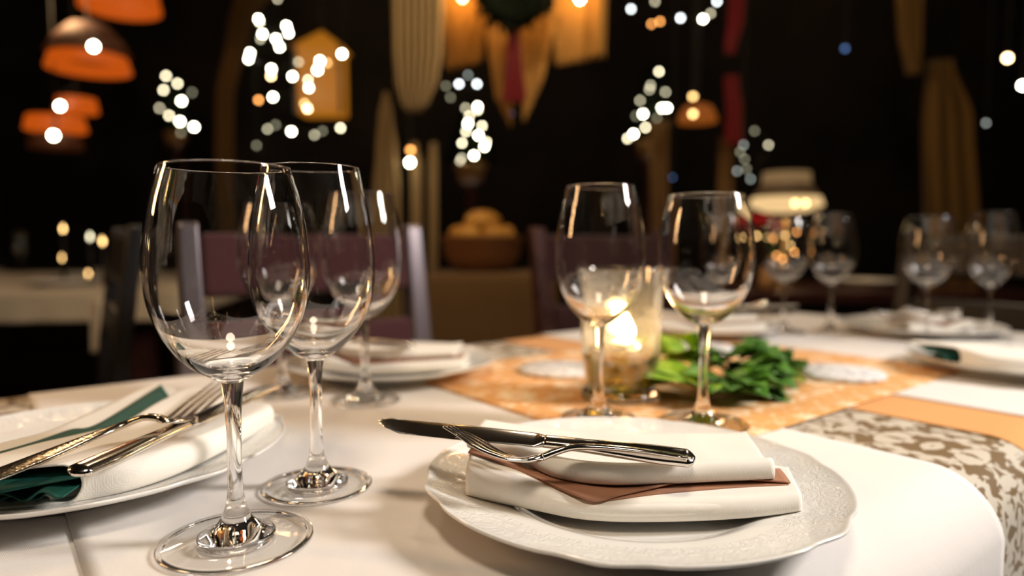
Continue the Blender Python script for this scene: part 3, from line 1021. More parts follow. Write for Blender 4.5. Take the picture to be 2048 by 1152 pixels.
zz = ZC + 0.004
sprig('bright green leafy sprig nearest the candle holder', [G(1420, 780, zz), G(1380, 770, zz + .010), G(1322, 752, zz + .014)], M['leaf_bright'], 0.062, 0.019, 9, seed=3)
sprig('bright green sprig with broad leaves before the middle coaster', [G(1425, 745, zz), G(1385, 728, zz + .014), G(1335, 706, zz + .026)], M['leaf_bright'], 0.060, 0.019, 9, seed=5)
sprig('mid green sprig with a tall upright leaf behind the wine glass', [G(1400, 735, zz), G(1394, 715, zz + .020), G(1386, 685, zz + .045)], M['leaf_bright'], 0.040, 0.012, 6, seed=9, curl=0.0)
sprig('dark green curly sprig right of the middle wine glass', [G(1430, 770, zz), G(1480, 758, zz + .018), G(1540, 748, zz + .014)], M['leaf_dark'], 0.046, 0.016, 26, lobes=2, seed=11)
sprig('dark green curly sprig at the back, before the far plate', [G(1420, 735, zz + .004), G(1480, 708, zz + .034), G(1545, 708, zz + .026)], M['leaf_dark'], 0.046, 0.016, 28, lobes=2, seed=13)
sprig('dark green curly sprig lying lowest at the front', [G(1400, 792, zz), G(1465, 780, zz + .010), G(1525, 774, zz + .006)], M['leaf_dark'], 0.040, 0.014, 20, lobes=2, seed=17)
sprig('dark green curly sprig ending in light green tips at the right', [G(1450, 745, zz + .006), G(1510, 726, zz + .028), G(1572, 730, zz + .010)], M['leaf_dark'], 0.044, 0.015, 26, lobes=2, seed=19)
sprig('light green tip sprig pointing to the right coaster', [G(1520, 752, zz + .004), G(1555, 748, zz + .014), G(1582, 745, zz + .006)], M['leaf_bright'], 0.026, 0.009, 12, seed=23)


# ================================================================== CHAIRS
def make_chair(label, loc, rz, frame, uph):
    """faces -Y in its own frame (the sitter looks to -Y); back posts at +Y"""
    t = thing('dining_chair', label, 'chair', loc, rz)
    w = 0.205
    for sx in (-1, 1):
        V = []
        for z, y, h in ((0.0, 0.015, 0.019), (0.25, 0.0, 0.021), (0.46, -0.005, 0.023), (0.70, 0.010, 0.021), (0.965, 0.045, 0.018)):
            for ax, ay in ((-1, -1), (1, -1), (1, 1), (-1, 1)):
                V.append((sx * w + ax * h, y + ay * h * 0.8, z))
        F = []
        for i in range(4):
            for k in range(4):
                a = i * 4 + k; b = i * 4 + (k + 1) % 4
                F.append((a, b, b + 4, a + 4))
        F += [(3, 2, 1, 0), (16, 17, 18, 19)]
        mod_bevel(mesh_obj('back_post', V, F, frame, t, smooth=False), 0.006)
        box('leg', (0.038, 0.038, 0.44), frame, t, (sx * w, -0.40, 0.22), bev=0.005)
        box('side_rail', (0.022, 0.36, 0.05), frame, t, (sx * w, -0.20, 0.405), bev=0.003)
    box('seat', (0.43, 0.40, 0.06), uph, t, (0, -0.215, 0.46), bev=0.02)
    box('top_rail', (0.372, 0.032, 0.105), uph, t, (0, 0.036, 0.895), (R(-7), 0, 0), bev=0.012)
    box('middle_rail', (0.370, 0.026, 0.07), uph, t, (0, 0.014, 0.755), (R(-5), 0, 0), bev=0.010)
    box('front_rail', (0.37, 0.022, 0.05), frame, t, (0, -0.40, 0.405), bev=0.003)
    return t


def WF(u, n):
    p = W(u, n); p.z = 0
    return p


ch = make_chair('dark dining chair with plum padded back behind the far left plate', WF(0.455, 1.12), AX, M['post'], M['purple'])
make_chair('dark maroon dining chair standing behind the candle holder', WF(1.185, 1.12), AX, M['dark_wood'], M['maroon'])
chb = make_chair('dark dining chair at the far right end of the table', WF(1.86, 0.55), AX - R(90), M['black_wood'], M['black_wood'])
dup(chb, (-0.885, 1.47, 0), R(304), 'dark chair at the left, its post before the distant laid table')

# ================================================================== BACKGROUND TABLE AT THE LEFT
BT = Vector((-2.35, 3.05, 0))
bt = thing('dining_table', 'distant laid table with pale cloth in the dim left background', 'table', BT, R(8))
TW, TD = 2.1, 1.7
box('tabletop', (TW - 0.04, TD - 0.04, 0.04), M['dark_wood'], bt, (0, 0, 0.735))
for sx in (-1, 1):
    for sy in (-1, 1):
        box('leg', (0.07, 0.07, 0.715), M['dark_wood'], bt, (sx * 0.9, sy * 0.7, 0.3575))


def box_cloth(name, w, d, zt, drop, material, label, loc, rz, amp=0.012, per=34):
    """a cloth over a rectangular top with a short wavy skirt"""
    ring = []
    V, F = [], []
    N = 240
    def rect(i, e):
        s = (i / N) * 4; k = int(s); t = s - k
        c = [(1, -1), (1, 1), (-1, 1), (-1, -1), (1, -1)]
        x = c[k][0] + (c[k + 1][0] - c[k][0]) * t; y = c[k][1] + (c[k + 1][1] - c[k][1]) * t
        nx, ny = [(1, 0), (0, 1), (-1, 0), (0, -1)][k]
        return x * w / 2 + nx * e, y * d / 2 + ny * e
    levels = [(0.0, -0.02), (0.0, 0.0), (-0.006, 0.006), (-0.03, 0.010)] + [(-0.03 - (drop - 0.03) * i / 5, 0.010 + 0.002 * i) for i in range(1, 6)]
    for z, e in levels:
        for i in range(N):
            a = amp * math.sin(i / N * per * 2 * math.pi + 2 * math.sin(i * 0.13)) * max(0, (-z - 0.02) / drop)
            x, y = rect(i, e + abs(a))
            V.append((x, y, z))
    for l in range(len(levels) - 1):
        for i in range(N):
            a, b = l * N + i, l * N + (i + 1) % N
            F.append((a, a + N, b + N, b))
    F.append(tuple(range(N)))
    o = mesh_obj(name, V, F, material, None, (loc[0], loc[1], zt), (0, 0, rz))
    mod_solid(o, 0.002, -1)
    return tag(o, label, 'tablecloth')


box_cloth('tablecloth', TW, TD, 0.7585, 0.10, M['old_white'], 'dim cream cloth over the distant left table', BT, R(8))
# a pale cloth corner hanging from that table
hg = [at(185, 597, 2.13), at(244, 597, 2.15), at(242, 700, 2.15), at(187, 705, 2.13)]
V = []
for i in range(13):
    for j in range(13):
        a = hg[0].lerp(hg[1], i / 12); b = hg[3].lerp(hg[2], i / 12)
        p = a.lerp(b, j / 12); p.y += 0.006 * math.sin(i * 1.4) - 0.012
        V.append(p)
tag(mod_solid(mesh_obj('cloth_runner', V, grid_faces(13, 13), M['old_white']), 0.002), 'pale cloth corner hanging from the distant left table', 'tablecloth')

dimw = mat('dim_porcelain', (0.66, 0.60, 0.48), 0.3)
first_plate = None
ROT = Matrix.Rotation(R(8), 3, 'Z')


def on_bt(x, y):
    v = ROT @ Vector((x, y, 0)) + BT
    return Vector((v.x, v.y, 0.7612))


tg_b, tg_s, tg_f = glass_profiles('white')
far_glass = None
spots = [(-0.05, -0.55), (0.55, -0.50), (0.85, 0.05), (0.35, 0.10), (-0.3, 0.0), (0.85, 0.55), (0.3, 0.6), (-0.7, -0.45), (-0.4, 0.55)]
words = ['nearest the camera', 'at its near right corner', 'at its right side', 'in its middle', 'left of its middle', 'at its far right corner', 'at its far side', 'at its near left part', 'at its far left part']
for k, (x, y) in enumerate(spots):
    p = on_bt(x, y)
    o = pl_main.copy(); COL.objects.link(o); o.location = p; o.rotation_euler = (0, 0, k)
    o['label'] = 'dim plate on the distant left table, ' + words[k]
    q = on_bt(x + 0.17, y + 0.13)
    if far_glass is None:
        far_glass = thing('wine_glass', '', 'wine glass', q)
        b_, s_, f_ = tg_b, tg_s, tg_f
        lathe('bowl', b_, M['thin_glass'], far_glass, 32); lathe('stem', s_, M['thin_glass'], far_glass, 16); lathe('foot', f_, M['thin_glass'], far_glass, 32)
        g2 = far_glass
    else:
        g2 = dup(far_glass, q)
    g2['label'] = 'wine glass on the distant left table, ' + words[k]
    g2['group'] = 'glasses on the distant left table'
    o['group'] = 'plates on the distant left table'

# small candle flames among those glasses
tl0 = None
for k, (px, py, cl, wds) in enumerate([(233, 478, 'g', 'brightest, at its right end'), (205, 483, 'g', 'left of the brightest'), (180, 474, 'd', 'palest of the upper row'), (126, 458, 'g', 'highest and dim'), (125, 516, 'g', 'in the left middle'), (178, 582, 'g', 'lowest, near the cloth edge'), (236, 498, 'g', 'right below the brightest')]):
    Y = 2.5 + 0.12 * k
    p = at(px, py, Y)
    base = Vector((p.x, p.y, 0.7612)) if p.z > 0.80 else Vector((p.x, p.y, 0.7612))
    zc = max(0.02, p.z - 0.7612)
    t = thing('candle', 'small candle light on the distant left table, ' + wds, 'candle', base, group='candles on the distant left table')
    cw = lathe('wax', [(0.0005, 0.0), (0.006, 0.0), (0.006, max(0.008, zc - 0.014)), (0.0005, max(0.008, zc - 0.014))], M['black_wood'], t, 16)
    lathe('flame', [(0.0005, zc - 0.012), (0.0055, zc - 0.004), (0.0058, zc + 0.002), (0.003, zc + 0.010), (0.0004, zc + 0.016)], LW[cl], cw, 12)

# ================================================================== CENTRE BACKGROUND: DRAPED SIDE TABLE WITH A BREAD BASKET
sc_ = at(985, 600, 2.62); zt = at(985, 548, 2.45).z
st = thing('side_table', 'small side table under brown cloth behind the chairs', 'side table', (sc_.x, 2.65, 0))
box('tabletop', (0.44, 0.38, 0.03), M['dark_wood'], st, (0, 0, zt - 0.02))
for sx in (-1, 1):
    for sy in (-1, 1):
        box('leg', (0.04, 0.04, zt - 0.036), M['dark_wood'], st, (sx * 0.17, sy * 0.14, (zt - 0.036) / 2))
box_cloth('tablecloth', 0.46, 0.40, zt + 0.0005, 0.42, M['brown_cloth'], 'brown cloth draped over the small side table behind the chairs', (sc_.x, 2.65, 0), 0, 0.012, 18)
bk = thing('basket', 'dark brown wicker basket on the brown draped side table', 'basket', (at(965, 545, 2.65).x, 2.65, zt + 0.001))
bh = at(965, 455, 2.65).z - zt
lathe('basket_body', [(0.0005, 0.0), (0.09, 0.0), (0.115, 0.02), (0.145, 0.06), (0.158, bh * 0.75), (0.165, bh * 0.80), (0.155, bh * 0.80), (0.14, 0.06), (0.10, 0.02), (0.0005, 0.012)], M['wicker'], bk, 48,
      rfun=lambda t, r, z: 1 + 0.012 * math.sin(t * 24) * math.cos(z * 260))
rnd = random.Random(4)
zbk = zt + bh * 0.80
for k, (dx, dy, lx, wds) in enumerate([(-0.06, -0.04, 0.060, 'left front'), (0.05, -0.05, 0.060, 'right front'), (0.0, 0.04, 0.105, 'middle, topmost'), (0.09, 0.05, 0.05, 'right back'), (-0.09, 0.05, 0.05, 'left back')]):
    V, F = lathe_data([(0.0006, -0.035), (0.5, -0.030), (0.85, -0.018), (1.0, 0.0), (0.86, 0.022), (0.5, 0.036), (0.0006, 0.040)], 24)
    V = [(x * lx, y * lx * 0.7, z * (1.3 if k == 2 else 1.0)) for x, y, z in V]
    o = mesh_obj('bread_roll', V, F, M['bread'], None, (bk.location.x + dx, 2.65 + dy, zbk + (0.052 if k == 2 else 0.004)), (0, 0, k * 0.7))
    tag(o, 'golden bread roll in the basket, ' + wds, 'bread', 'bread in the background basket')
lamp('basket_spot', 'SPOT', (at(965, 300, 2.3).x, 2.25, 2.2), 5, WARM, 0.05, target=(bk.location.x, 2.65, zbk), spot=R(35))  # unseen spot aimed at the bread basket, no fixture modelled

# ================================================================== HANGINGS
def hanging(name, outline, Y, material, label, cat, pleats=8, amp=0.02, fringe=0.0, nx=60, nz=50):
    """outline: rows (y_px, x_left, x_right) from top to bottom at distance Y; a pleated hanging with real folds"""
    ys = [r[0] for r in outline]
    V = []
    for j in range(nz + 1):
        y = ys[0] + (ys[-1] - ys[0]) * j / nz
        xl = smooth_interp([(r[0], r[1]) for r in outline], y); xr = smooth_interp([(r[0], r[2]) for r in outline], y)
        for i in range(nx + 1):
            s = i / nx
            p = at(xl + (xr - xl) * s, y, Y)
            p.y += amp * math.sin(s * pleats * 2 * math.pi + 0.6 * math.sin(j * 0.2)) + 0.4 * amp * math.sin(s * 3 + j * 0.05)
            V.append(p)
    o = mesh_obj(name, V, grid_faces(nz + 1, nx + 1), material)
    mod_solid(o, 0.003, 0)
    return tag(o, label, cat)


hanging('hanging_shawl', [(-560, 782, 888), (-60, 782, 888), (0, 784, 886), (100, 786, 884), (160, 790, 876), (200, 800, 862), (224, 815, 845)], 2.45, M['cream_cloth'], 'wide cream shawl hanging from above, its lower end rounded', 'shawl', 7, 0.02)
hanging('curtain', [(185, 768, 776), (230, 758, 784), (300, 752, 792), (380, 746, 800), (930, 742, 812)], 2.75, M['cream_cloth'], 'narrow cream curtain gathered at the top, left of the basket', 'curtain', 4, 0.018)
hanging('curtain', [(285, 824, 834), (330, 822, 842), (920, 822, 842)], 2.8, M['cream_cloth'], 'thin cream curtain strip beside the small hanging bulbs', 'curtain', 2, 0.01)
hanging('curtain', [(285, 862, 872), (330, 858, 874), (920, 858, 874)], 2.8, M['cream_cloth'], 'thin cream curtain strip nearest the bread basket', 'curtain', 2, 0.01)
hanging('curtain', [(-400, 520, 620), (-80, 490, 600), (60, 455, 500), (200, 434, 470), (330, 430, 470), (800, 440, 500)], 4.3, M['old_gold'], 'tall brown gold curtain gathered aside, left of the middle lights', 'curtain', 4, 0.03)
hanging('curtain', [(-420, 1790, 1850), (-80, 1790, 1850), (60, 1800, 1842), (150, 1815, 1835)], 3.5, M['old_gold'], 'short dim curtain hanging at the upper right', 'curtain', 3, 0.02)
hanging('curtain', [(120, 1862, 1900), (240, 1852, 1946), (470, 1850, 1950), (835, 1850, 1950)], 3.6, M['old_gold'], 'tall dim gold curtain at the right, behind the rightmost glasses', 'curtain', 3, 0.04)
hanging('curtain', [(240, 1300, 1338), (420, 1304, 1336), (855, 1306, 1334)], 3.28, M['old_gold'], 'gold curtain strip below the right light cluster', 'curtain', 2, 0.02)
hanging('curtain', [(275, 1438, 1462), (360, 1438, 1466), (865, 1440, 1464)], 3.2, M['old_gold'], 'gold curtain strip below the red ribbon', 'curtain', 2, 0.02)
hanging('ribbon', [(150, 1450, 1478), (220, 1452, 1482), (290, 1452, 1484)], 3.0, M['red_cloth'], 'dark red ribbon hanging right of the orange lantern', 'ribbon', 2, 0.01)
hanging('ribbon', [(-60, 1462, 1494), (40, 1456, 1486), (108, 1450, 1470)], 3.0, M['red_cloth'], 'dark red ribbon end at the top, right of the upper lights', 'ribbon', 2, 0.01)
hanging('ribbon', [(55, 1018, 1036), (100, 1012, 1042), (205, 1006, 1052)], 2.38, M['red_cloth'], 'broad red ribbon hanging below the dark wreath', 'ribbon', 2, 0.008)

# fringed hanging around the wreath
fr = thing('fringed_hanging', 'gold fringed hanging lit from above around the dark wreath', 'hanging', at(1045, -60, 2.55))


def fringe_panel(outline, Y, seed=0):
    rnd = random.Random(seed)
    V, F = [], []
    org = fr.location
    ys0 = outline[0]; n = outline[1]
    tops = outline[2]; bots = outline[3]
    for k in range(n):
        s = (k + 0.5) / n
        xt = tops[0][0] + (tops[1][0] - tops[0][0]) * s; yt = tops[0][1] + (tops[1][1] - tops[0][1]) * s
        xb = bots[0][0] + (bots[1][0] - bots[0][0]) * s; yb = bots[0][1] + (bots[1][1] - bots[0][1]) * s + rnd.uniform(-8, 8)
        yo = Y + rnd.uniform(-0.03, 0.03)
        a = at(xt, yt, yo); b = at(xb, yb, yo)
        m = len(V)
        r = 0.0032
        for q in range(7):
            p = a.lerp(b, q / 6) - org
            rr = r * (1 - 0.35 * q / 6)
            for e in range(5):
                V.append(p + Vector((rr * math.cos(e * 1.257), rr * math.sin(e * 1.257), 0)))
        for q in range(6):
            for e in range(5):
                i0 = m + q * 5 + e; i1 = m + q * 5 + (e + 1) % 5
                F.append((i0, i1, i1 + 5, i0 + 5))
    o = mesh_obj('fringe', V, F, M['gold_cloth'], fr)
    return o


fringe_panel((0, 60, [(884, -60), (985, -60)], [(892, 135), (965, 120)]), 2.6, 1)
fringe_panel((0, 45, [(968, 30), (1028, 62)], [(992, 190), (1022, 250)]), 2.55, 2)
fringe_panel((0, 45, [(1042, 62), (1120, 10)], [(1046, 245), (1088, 150)]), 2.55, 3)
fringe_panel((0, 60, [(1110, -60), (1215, -60)], [(1110, 128), (1210, 108)]), 2.6, 4)
tube('hanging_bar', [at(870, -62, 2.58) - fr.location, at(1045, -60, 2.58) - fr.location, at(1225, -62, 2.58) - fr.location], 0.012, M['dark_wood'], fr, 8)
lamp('hanging_lamp', 'POINT', at(925, -25, 2.50), 1.9, (1.0, 0.50, 0.14), 0.03)
lamp('hanging_lamp', 'POINT', at(1160, -25, 2.50), 1.9, (1.0, 0.50, 0.14), 0.03)
lamp('hanging_lamp', 'POINT', at(1000, 55, 2.45), 0.16, (1.0, 0.50, 0.14), 0.03)
lamp('hanging_lamp', 'POINT', at(1080, 45, 2.45), 0.18, (1.0, 0.50, 0.14), 0.03)
wr = thing('wreath', 'dark leafy wreath hanging in the fringed drapery at the top', 'wreath', at(1025, -20, 2.36))
V = []
for i in range(48):
    for j in range(12):
        a = 2 * math.pi * i / 48; b = 2 * math.pi * j / 12
        r2 = 0.040 + 0.008 * math.sin(a * 17 + j)
        V.append(((0.085 + r2 * math.cos(b)) * math.cos(a), r2 * math.sin(b), (0.085 + r2 * math.cos(b)) * math.sin(a)))
mesh_obj('ring', V, grid_faces(48, 12, True, True), M['fir'], wr)
V, F = [], []
rnd = random.Random(2)
for k in range(160):
    a = rnd.uniform(0, 6.283); b = rnd.uniform(0, 6.283)
    c = Vector(((0.085 + 0.04 * math.cos(b)) * math.cos(a), 0.04 * math.sin(b), (0.085 + 0.04 * math.cos(b)) * math.sin(a)))
    d = Vector((math.cos(a) * math.cos(b) - 0.6 * math.sin(a), math.sin(b), math.sin(a) * math.cos(b) + 0.6 * math.cos(a)))
    leaf(V, F, c, d, Vector((0, -1, 0.1)), 0.035, 0.007, 0.2, nseg=4)
mesh_obj('leaves', V, F, M['fir'], wr)


# ================================================================== LIGHT STRINGS
def ico(r=1.0, seg=14, rings=8):
    pr = [(max(0.0006, r * math.sin(math.pi * i / rings)) if 0 < i < rings else 0.0006, -r * math.cos(math.pi * i / rings)) for i in range(rings + 1)]
    return lathe_data(pr, seg)


BULB = {}


def bulb(parent, p, cls, r):
    key = (cls, round(r, 4))
    if key not in BULB:
        V, F = ico(r)
        me = bpy.data.meshes.new('bulb'); me.from_pydata(V, [], F); me.materials.append(LW[cls]); BULB[key] = me
    o = bpy.data.objects.new('bulb', BULB[key]); o.location = p; COL.objects.link(o); o.parent = parent
    return o


def light_string(label, pts, Y, name='string_lights', jitter=0.12, r=0.0062, seed=1, cat='string lights', hang=False, stand=None):
    rnd = random.Random(seed)
    org = at(pts[0][0], pts[0][1], Y)
    t = thing(name, label, cat, org)
    W3 = []
    for px, py, c in pts:
        p = at(px, py, Y + rnd.uniform(-jitter, jitter)) - org
        rr = r * (1.25 if c in 'bp' else 1.0)
        bulb(t, p, c, rr)
        W3.append(p + Vector((0, 0.012, 0.006)))
    if hang: W3 = [Vector((W3[0].x, W3[0].y, RZ - org.z)), Vector((W3[0].x + 0.002, W3[0].y, (RZ - org.z) * 0.5))] + W3
    if stand: W3 = W3 + [Vector((W3[-1].x, W3[-1].y + 0.3, stand - org.z))]
    if len(W3) > 2: tube('wire', W3, 0.0012, M['wire'], t, 5, n=len(W3) * 5)
    return t


light_string('string of warm lights climbing a small tree at the upper left', [(332, 152, 'm'), (355, 167, 'm'), (327, 180, 'm'), (363, 202, 'b'), (384, 185, 'x'), (319, 216, 'd'), (338, 231, 'm'), (360, 243, 'b'), (362, 265, 'x'), (388, 254, 'b')], 4.60, seed=1, r=0.0095, jitter=0.06)
light_string('large tangle of bright warm lights left of the cream shawl', [(555, -2, 'd'), (517, 38, 'b'), (519, 44, 'm'), (573, 52, 'b'), (525, 68, 'b'), (521, 78, 'd'), (577, 66, 'b'), (552, 78, 'b'), (559, 94, 'b'), (500, 106, 'b'), (497, 118, 'b'), (543, 138, 'b'), (542, 152, 'p'), (597, 124, 'd'),
                                                            (585, 153, 'b'), (616, 160, 'm'), (618, 176, 'b'), (546, 194, 'b')], 2.9, seed=2, hang=True)
light_string('warm lights in front of the amber lantern', [(684, 108, 'b'), (640, 122, 'b'), (654, 126, 'g'), (635, 140, 'b'), (609, 207, 'g'), (615, 217, 'p'), (517, 200, 'o')], 2.85, seed=12, r=0.007, hang=True)
light_string('low row of small white lights right behind the rims of the two nearest glasses', [(513, 291, 'x'), (535, 258, 'd'), (551, 250, 'x'), (583, 263, 'b'), (629, 270, 'd'), (645, 262, 'x'), (681, 256, 'm')], 2.9, seed=3, hang=True)
light_string('dense column of white lights in the middle of the picture', [(892, 172, 'x'), (918, 168, 'w'), (936, 150, 'c'), (954, 168, 'w'), (901, 195, 'x'), (931, 216, 'd'), (955, 213, 'b'), (956, 220, 'm'), (939, 232, 'm'), (936, 247, 'b'), (932, 263, 'm'), (964, 252, 'm'), (957, 271, 'b'), (924, 286, 'm'), (973, 284, 'm'), (969, 293, 'b'), (948, 311, 'b'), (923, 316, 'd'), (920, 322, 'd')], 2.95, seed=4)
light_string('warm lights sloping down left above the middle wine glass', [(1318, 143, 'm'), (1301, 171, 'd'), (1299, 179, 'd'), (1331, 184, 'd'), (1280, 201, 'd'), (1324, 216, 'b'), (1334, 216, 'b'), (1272, 232, 'x'), (1286, 228, 'b'), (1314, 236, 'x'), (1291, 255, 'm'), (1267, 268, 'b'), (1255, 277, 'm')], 3.40, seed=5, jitter=0.05, r=0.0070)
light_string('white lights at the top right of centre', [(1262, 18, 'w'), (1310, 3, 'd'), (1303, 48, 'o'), (1320, 43, 'o'), (1361, 36, 'w'), (1406, 38, 'b'), (1421, 27, 'd'), (1434, 3, 'w')], 2.95, seed=6, hang=True)
light_string('faint greenish lights above the table lamp', [(1487, 290, 'c'), (1480, 304, 'x'), (1489, 318, 'x'), (1474, 342, 'c'), (1493, 338, 'x'), (1501, 358, 'c'), (1537, 290, 'd'), (1509, 262, 'x')], 2.95, seed=7, hang=True)
light_string('golden lights below the red flowers', [(1513, 472, 'g'), (1539, 476, 'o'), (1570, 471, 'g'), (1583, 491, 'g'), (1593, 505, 'o'), (1549, 512, 'o'), (1600, 463, 'o'), (1564, 519, 'o')], 2.55, seed=8, r=0.0052, jitter=0.05, stand=0.757)


def single(label, px, py, c, Y, r=0.010, cord=True, name='hanging_bulb'):
    p = at(px, py, Y)
    t = thing(name, label, 'light bulb', p)
    bulb(t, Vector((0, 0, 0)), c, r)
    lathe('socket', [(0.0005, r * 0.8), (r * 0.6, r * 0.85), (r * 0.6, r * 2.2), (0.0005, r * 2.4)], M['black'], t, 10)
    if cord: tube('cord', [(0, 0, r * 2.2), (0.001, 0, 0.3), (0, 0, RZ - p.z)], 0.0015, M['black'], t, 5)
    return t


single('bright warm bulb hanging between the thin cream curtains', 820, 325, 'b', 2.7, 0.011)
single('orange bulb just above the bright bulb by the thin curtains', 821, 300, 'o', 2.75, 0.009)
single('upper amber bulb of the pair right of centre', 1386, 193, 'g', 2.9, 0.010)
single('lower amber bulb of the pair right of centre', 1386, 228, 'g', 2.82, 0.010)
single('dim blue bulb in the dark upper right', 1690, 97, 'n', 2.9, 0.008)
single('faint blue grey bulb at the right edge', 1972, 246, 'c', 2.9, 0.006)
single('faint blue bulb above the middle wine glass', 1345, 355, 'n', 2.9, 0.005)
single('faint grey blue bulb below the red ribbon', 1023, 227, 'n', 2.6, 0.004)
single('elongated warm bulb at the upper right', 2015, 116, 'p', 2.6, 0.011)
single('warm bulb cut by the right edge of the picture', 2046, 171, 'b', 2.6, 0.011)
single('bright bulb at the top edge in the right side of the fringe', 1160, -2, 'b', 2.42, 0.011)
single('warm bulb at the top edge in the left side of the fringe', 925, -4, 'p', 2.42, 0.010)


# ================================================================== LAMPS
def pendant(label, px, Y, tiers, bulb_at, dome=None):
    """tiers: (y_px, half width px, height px, material)"""
    y0 = tiers[0][0]
    org = at(px, y0, Y)
    k = Y / FPX
    t = thing('pendant_lamp', label, 'pendant lamp', org)
    for j, (y, hw, h, mt, dx) in enumerate(tiers):
        c = at(px + dx, y, Y) - org
        r = hw * k; hh = h * k / 2
        lathe('shade', [(r * 0.9, hh), (r, -hh), (r * 0.985, -hh), (r * 0.885, hh)], mt, t, 48, loc=c, rfun=lambda a, r_, z_: 1 + 0.012 * math.cos(a * 30))
    if dome:
        y, hw, h = dome
        c = at(px, y, Y) - org; r = hw * k; hh = h * k
        lathe('dome', [(0.01, hh), (r * 0.45, hh * 0.85), (r * 0.8, hh * 0.45), (r, 0.0), (r * 0.98, 0.0), (r * 0.78, hh * 0.43), (r * 0.43, hh * 0.82), (0.01, hh * 0.96)], M['shade_dark'], t, 48, loc=c)
    b = at(bulb_at[0], bulb_at[1], Y - tiers[-1][1] * k - 0.05) - org
    hold = tube('bulb_holder', [b + Vector((0, 0.0, 0.014)), b + Vector((0, 0.02, 0.06)), Vector((0, 0, 0.10))], 0.004, M['black'], t, 6)
    bulb(hold, b, 'b', 0.014)
    tube('cord', [(0, 0, 0.02), (0.001, 0, 0.3), (0, 0, RZ - org.z)], 0.003, M['black'], t, 6)
    return t


pendant('upper left pendant lamp with a broad glowing orange rim and dark dome', 178, 3.0, [(127, 74, 26, M['shade_orange'], 0)], (187, 93), dome=(108, 74, 64))
t = pendant('pendant lamp cut by the top edge at the left, wide bright orange shade', 240, 3.3, [(-2, 72, 40, M['shade_orange'], 0)], (180, -40))
pendant('lower left pendant lamp with stacked dim orange shades', 112, 3.0, [(248, 54, 26, M['shade_orange'], 0), (284, 48, 26, M['shade_dark'], 0)], (107, 271))
pendant('small pendant lamp with a dim orange shade between the two left lamps', 153, 3.4, [(211, 38, 26, M['shade_orange'], 0)], (120, 212))

# amber lantern
la = at(645, 160, 3.15); k = 3.15 / FPX
lt = thing('lantern', 'house shaped amber lantern glowing behind the bright lights', 'lantern', la)
box('glass_body', (86 * k, 60 * k, 130 * k), M['shade_amber'], lt, (0, 0, -0.01), bev=0.01)
mesh_obj('roof', [(-50 * k, -36 * k, 55 * k), (50 * k, -36 * k, 55 * k), (50 * k, 36 * k, 55 * k), (-50 * k, 36 * k, 55 * k), (0, 0, 95 * k)], [(0, 1, 4), (1, 2, 4), (2, 3, 4), (3, 0, 4), (3, 2, 1, 0)], M['shade_amber'], lt, smooth=False)
for sx in (-1, 1):
    box('frame_post', (6 * k, 6 * k, 132 * k), M['black_wood'], lt, (sx * 43 * k, -31 * k, -0.01))
tube('hook', [(0, 0, 94 * k), (0.001, 0, 0.5), (0, 0, RZ - la.z)], 0.003, M['black'], lt, 6)

# arched orange lamp right of centre
lo = at(1395, 232, 3.05); k = 3.05 / FPX
l2 = thing('lantern', 'small arched orange lantern behind the two amber bulbs', 'lantern', lo)
lathe('shade', [(10 * k, 24 * k), (26 * k, 18 * k), (36 * k, 0), (38 * k, -12 * k), (36.5 * k, -12 * k), (34 * k, 0), (24 * k, 16 * k), (9 * k, 22 * k)], emat('orange_glow', (1.0, 0.25, 0.03), 0.22), l2, 32)
tube('cord', [(0, 0, 23 * k), (0.001, 0, 0.4), (0, 0, RZ - lo.z)], 0.003, M['black'], l2, 6)

# table lamp at the right, on a background table
RT = Vector((1.22, 2.75, 0))
rt = thing('dining_table', 'distant dark table behind the right side of the laid table', 'table', RT, R(-6))
box('tabletop', (1.5, 0.8, 0.04), M['dark_wood'], rt, (0, 0, 0.735), bev=0.006)
for sx in (-1, 1):
    for sy in (-1, 1):
        box('leg', (0.06, 0.06, 0.714), M['dark_wood'], rt, (sx * 0.68, sy * 0.33, 0.357))
tl = at(1572, 400, 2.8); k = 2.8 / FPX
lp = thing('table_lamp', 'stacked round table lamp glowing at its lower rim, behind the red flowers', 'table lamp', (tl.x, 2.8, 0.756))
def zrel(py): return at(1572, py, 2.8).z - 0.756
lathe('base', [(0.0005, 0.0), (0.07, 0.0), (0.07, 0.012), (0.02, 0.025), (0.014, 0.06), (0.014, zrel(440)), (0.0005, zrel(438))], M['brass'], lp, 32)
lathe('upper_shade', [(44 * k, zrel(345)), (46 * k, zrel(366)), (45 * k, zrel(366)), (43 * k, zrel(345))], M['shade_lamp_top'], lp, 48)
lathe('middle_shade', [(46 * k, zrel(367)), (62 * k, zrel(394)), (61 * k, zrel(394)), (45 * k, zrel(367))], M['shade_lamp_mid'], lp, 48)
lathe('lower_shade', [(64 * k, zrel(395)), (70 * k, zrel(412)), (40 * k, zrel(424)), (39 * k, zrel(422)), (62 * k, zrel(412))], M['shade_lamp_rim'], lp, 48)
bulb(lp, Vector((-0.02, -66 * k, zrel(410))), 'g', 0.010)
bulb(lp, Vector((0.02, -66 * k, zrel(410))), 'g', 0.010)
lamp('table_lamp_light', 'POINT', (tl.x, 2.8, 0.756 + zrel(404)), 2.2, (1.0, 0.66, 0.32), 0.03)

# red flowers in a vase
vs = at(1540, 500, 2.5)
fv = thing('vase', 'small vase with red flowers beside the glowing table lamp', 'vase', (vs.x, 2.5, 0.7565))
lathe('vase_body', [(0.0005, 0.0), (0.03, 0.0), (0.038, 0.03), (0.030, 0.07), (0.020, 0.10), (0.024, 0.115), (0.022, 0.115), (0.018, 0.10), (0.0005, 0.09)], M['clay'], fv, 32)


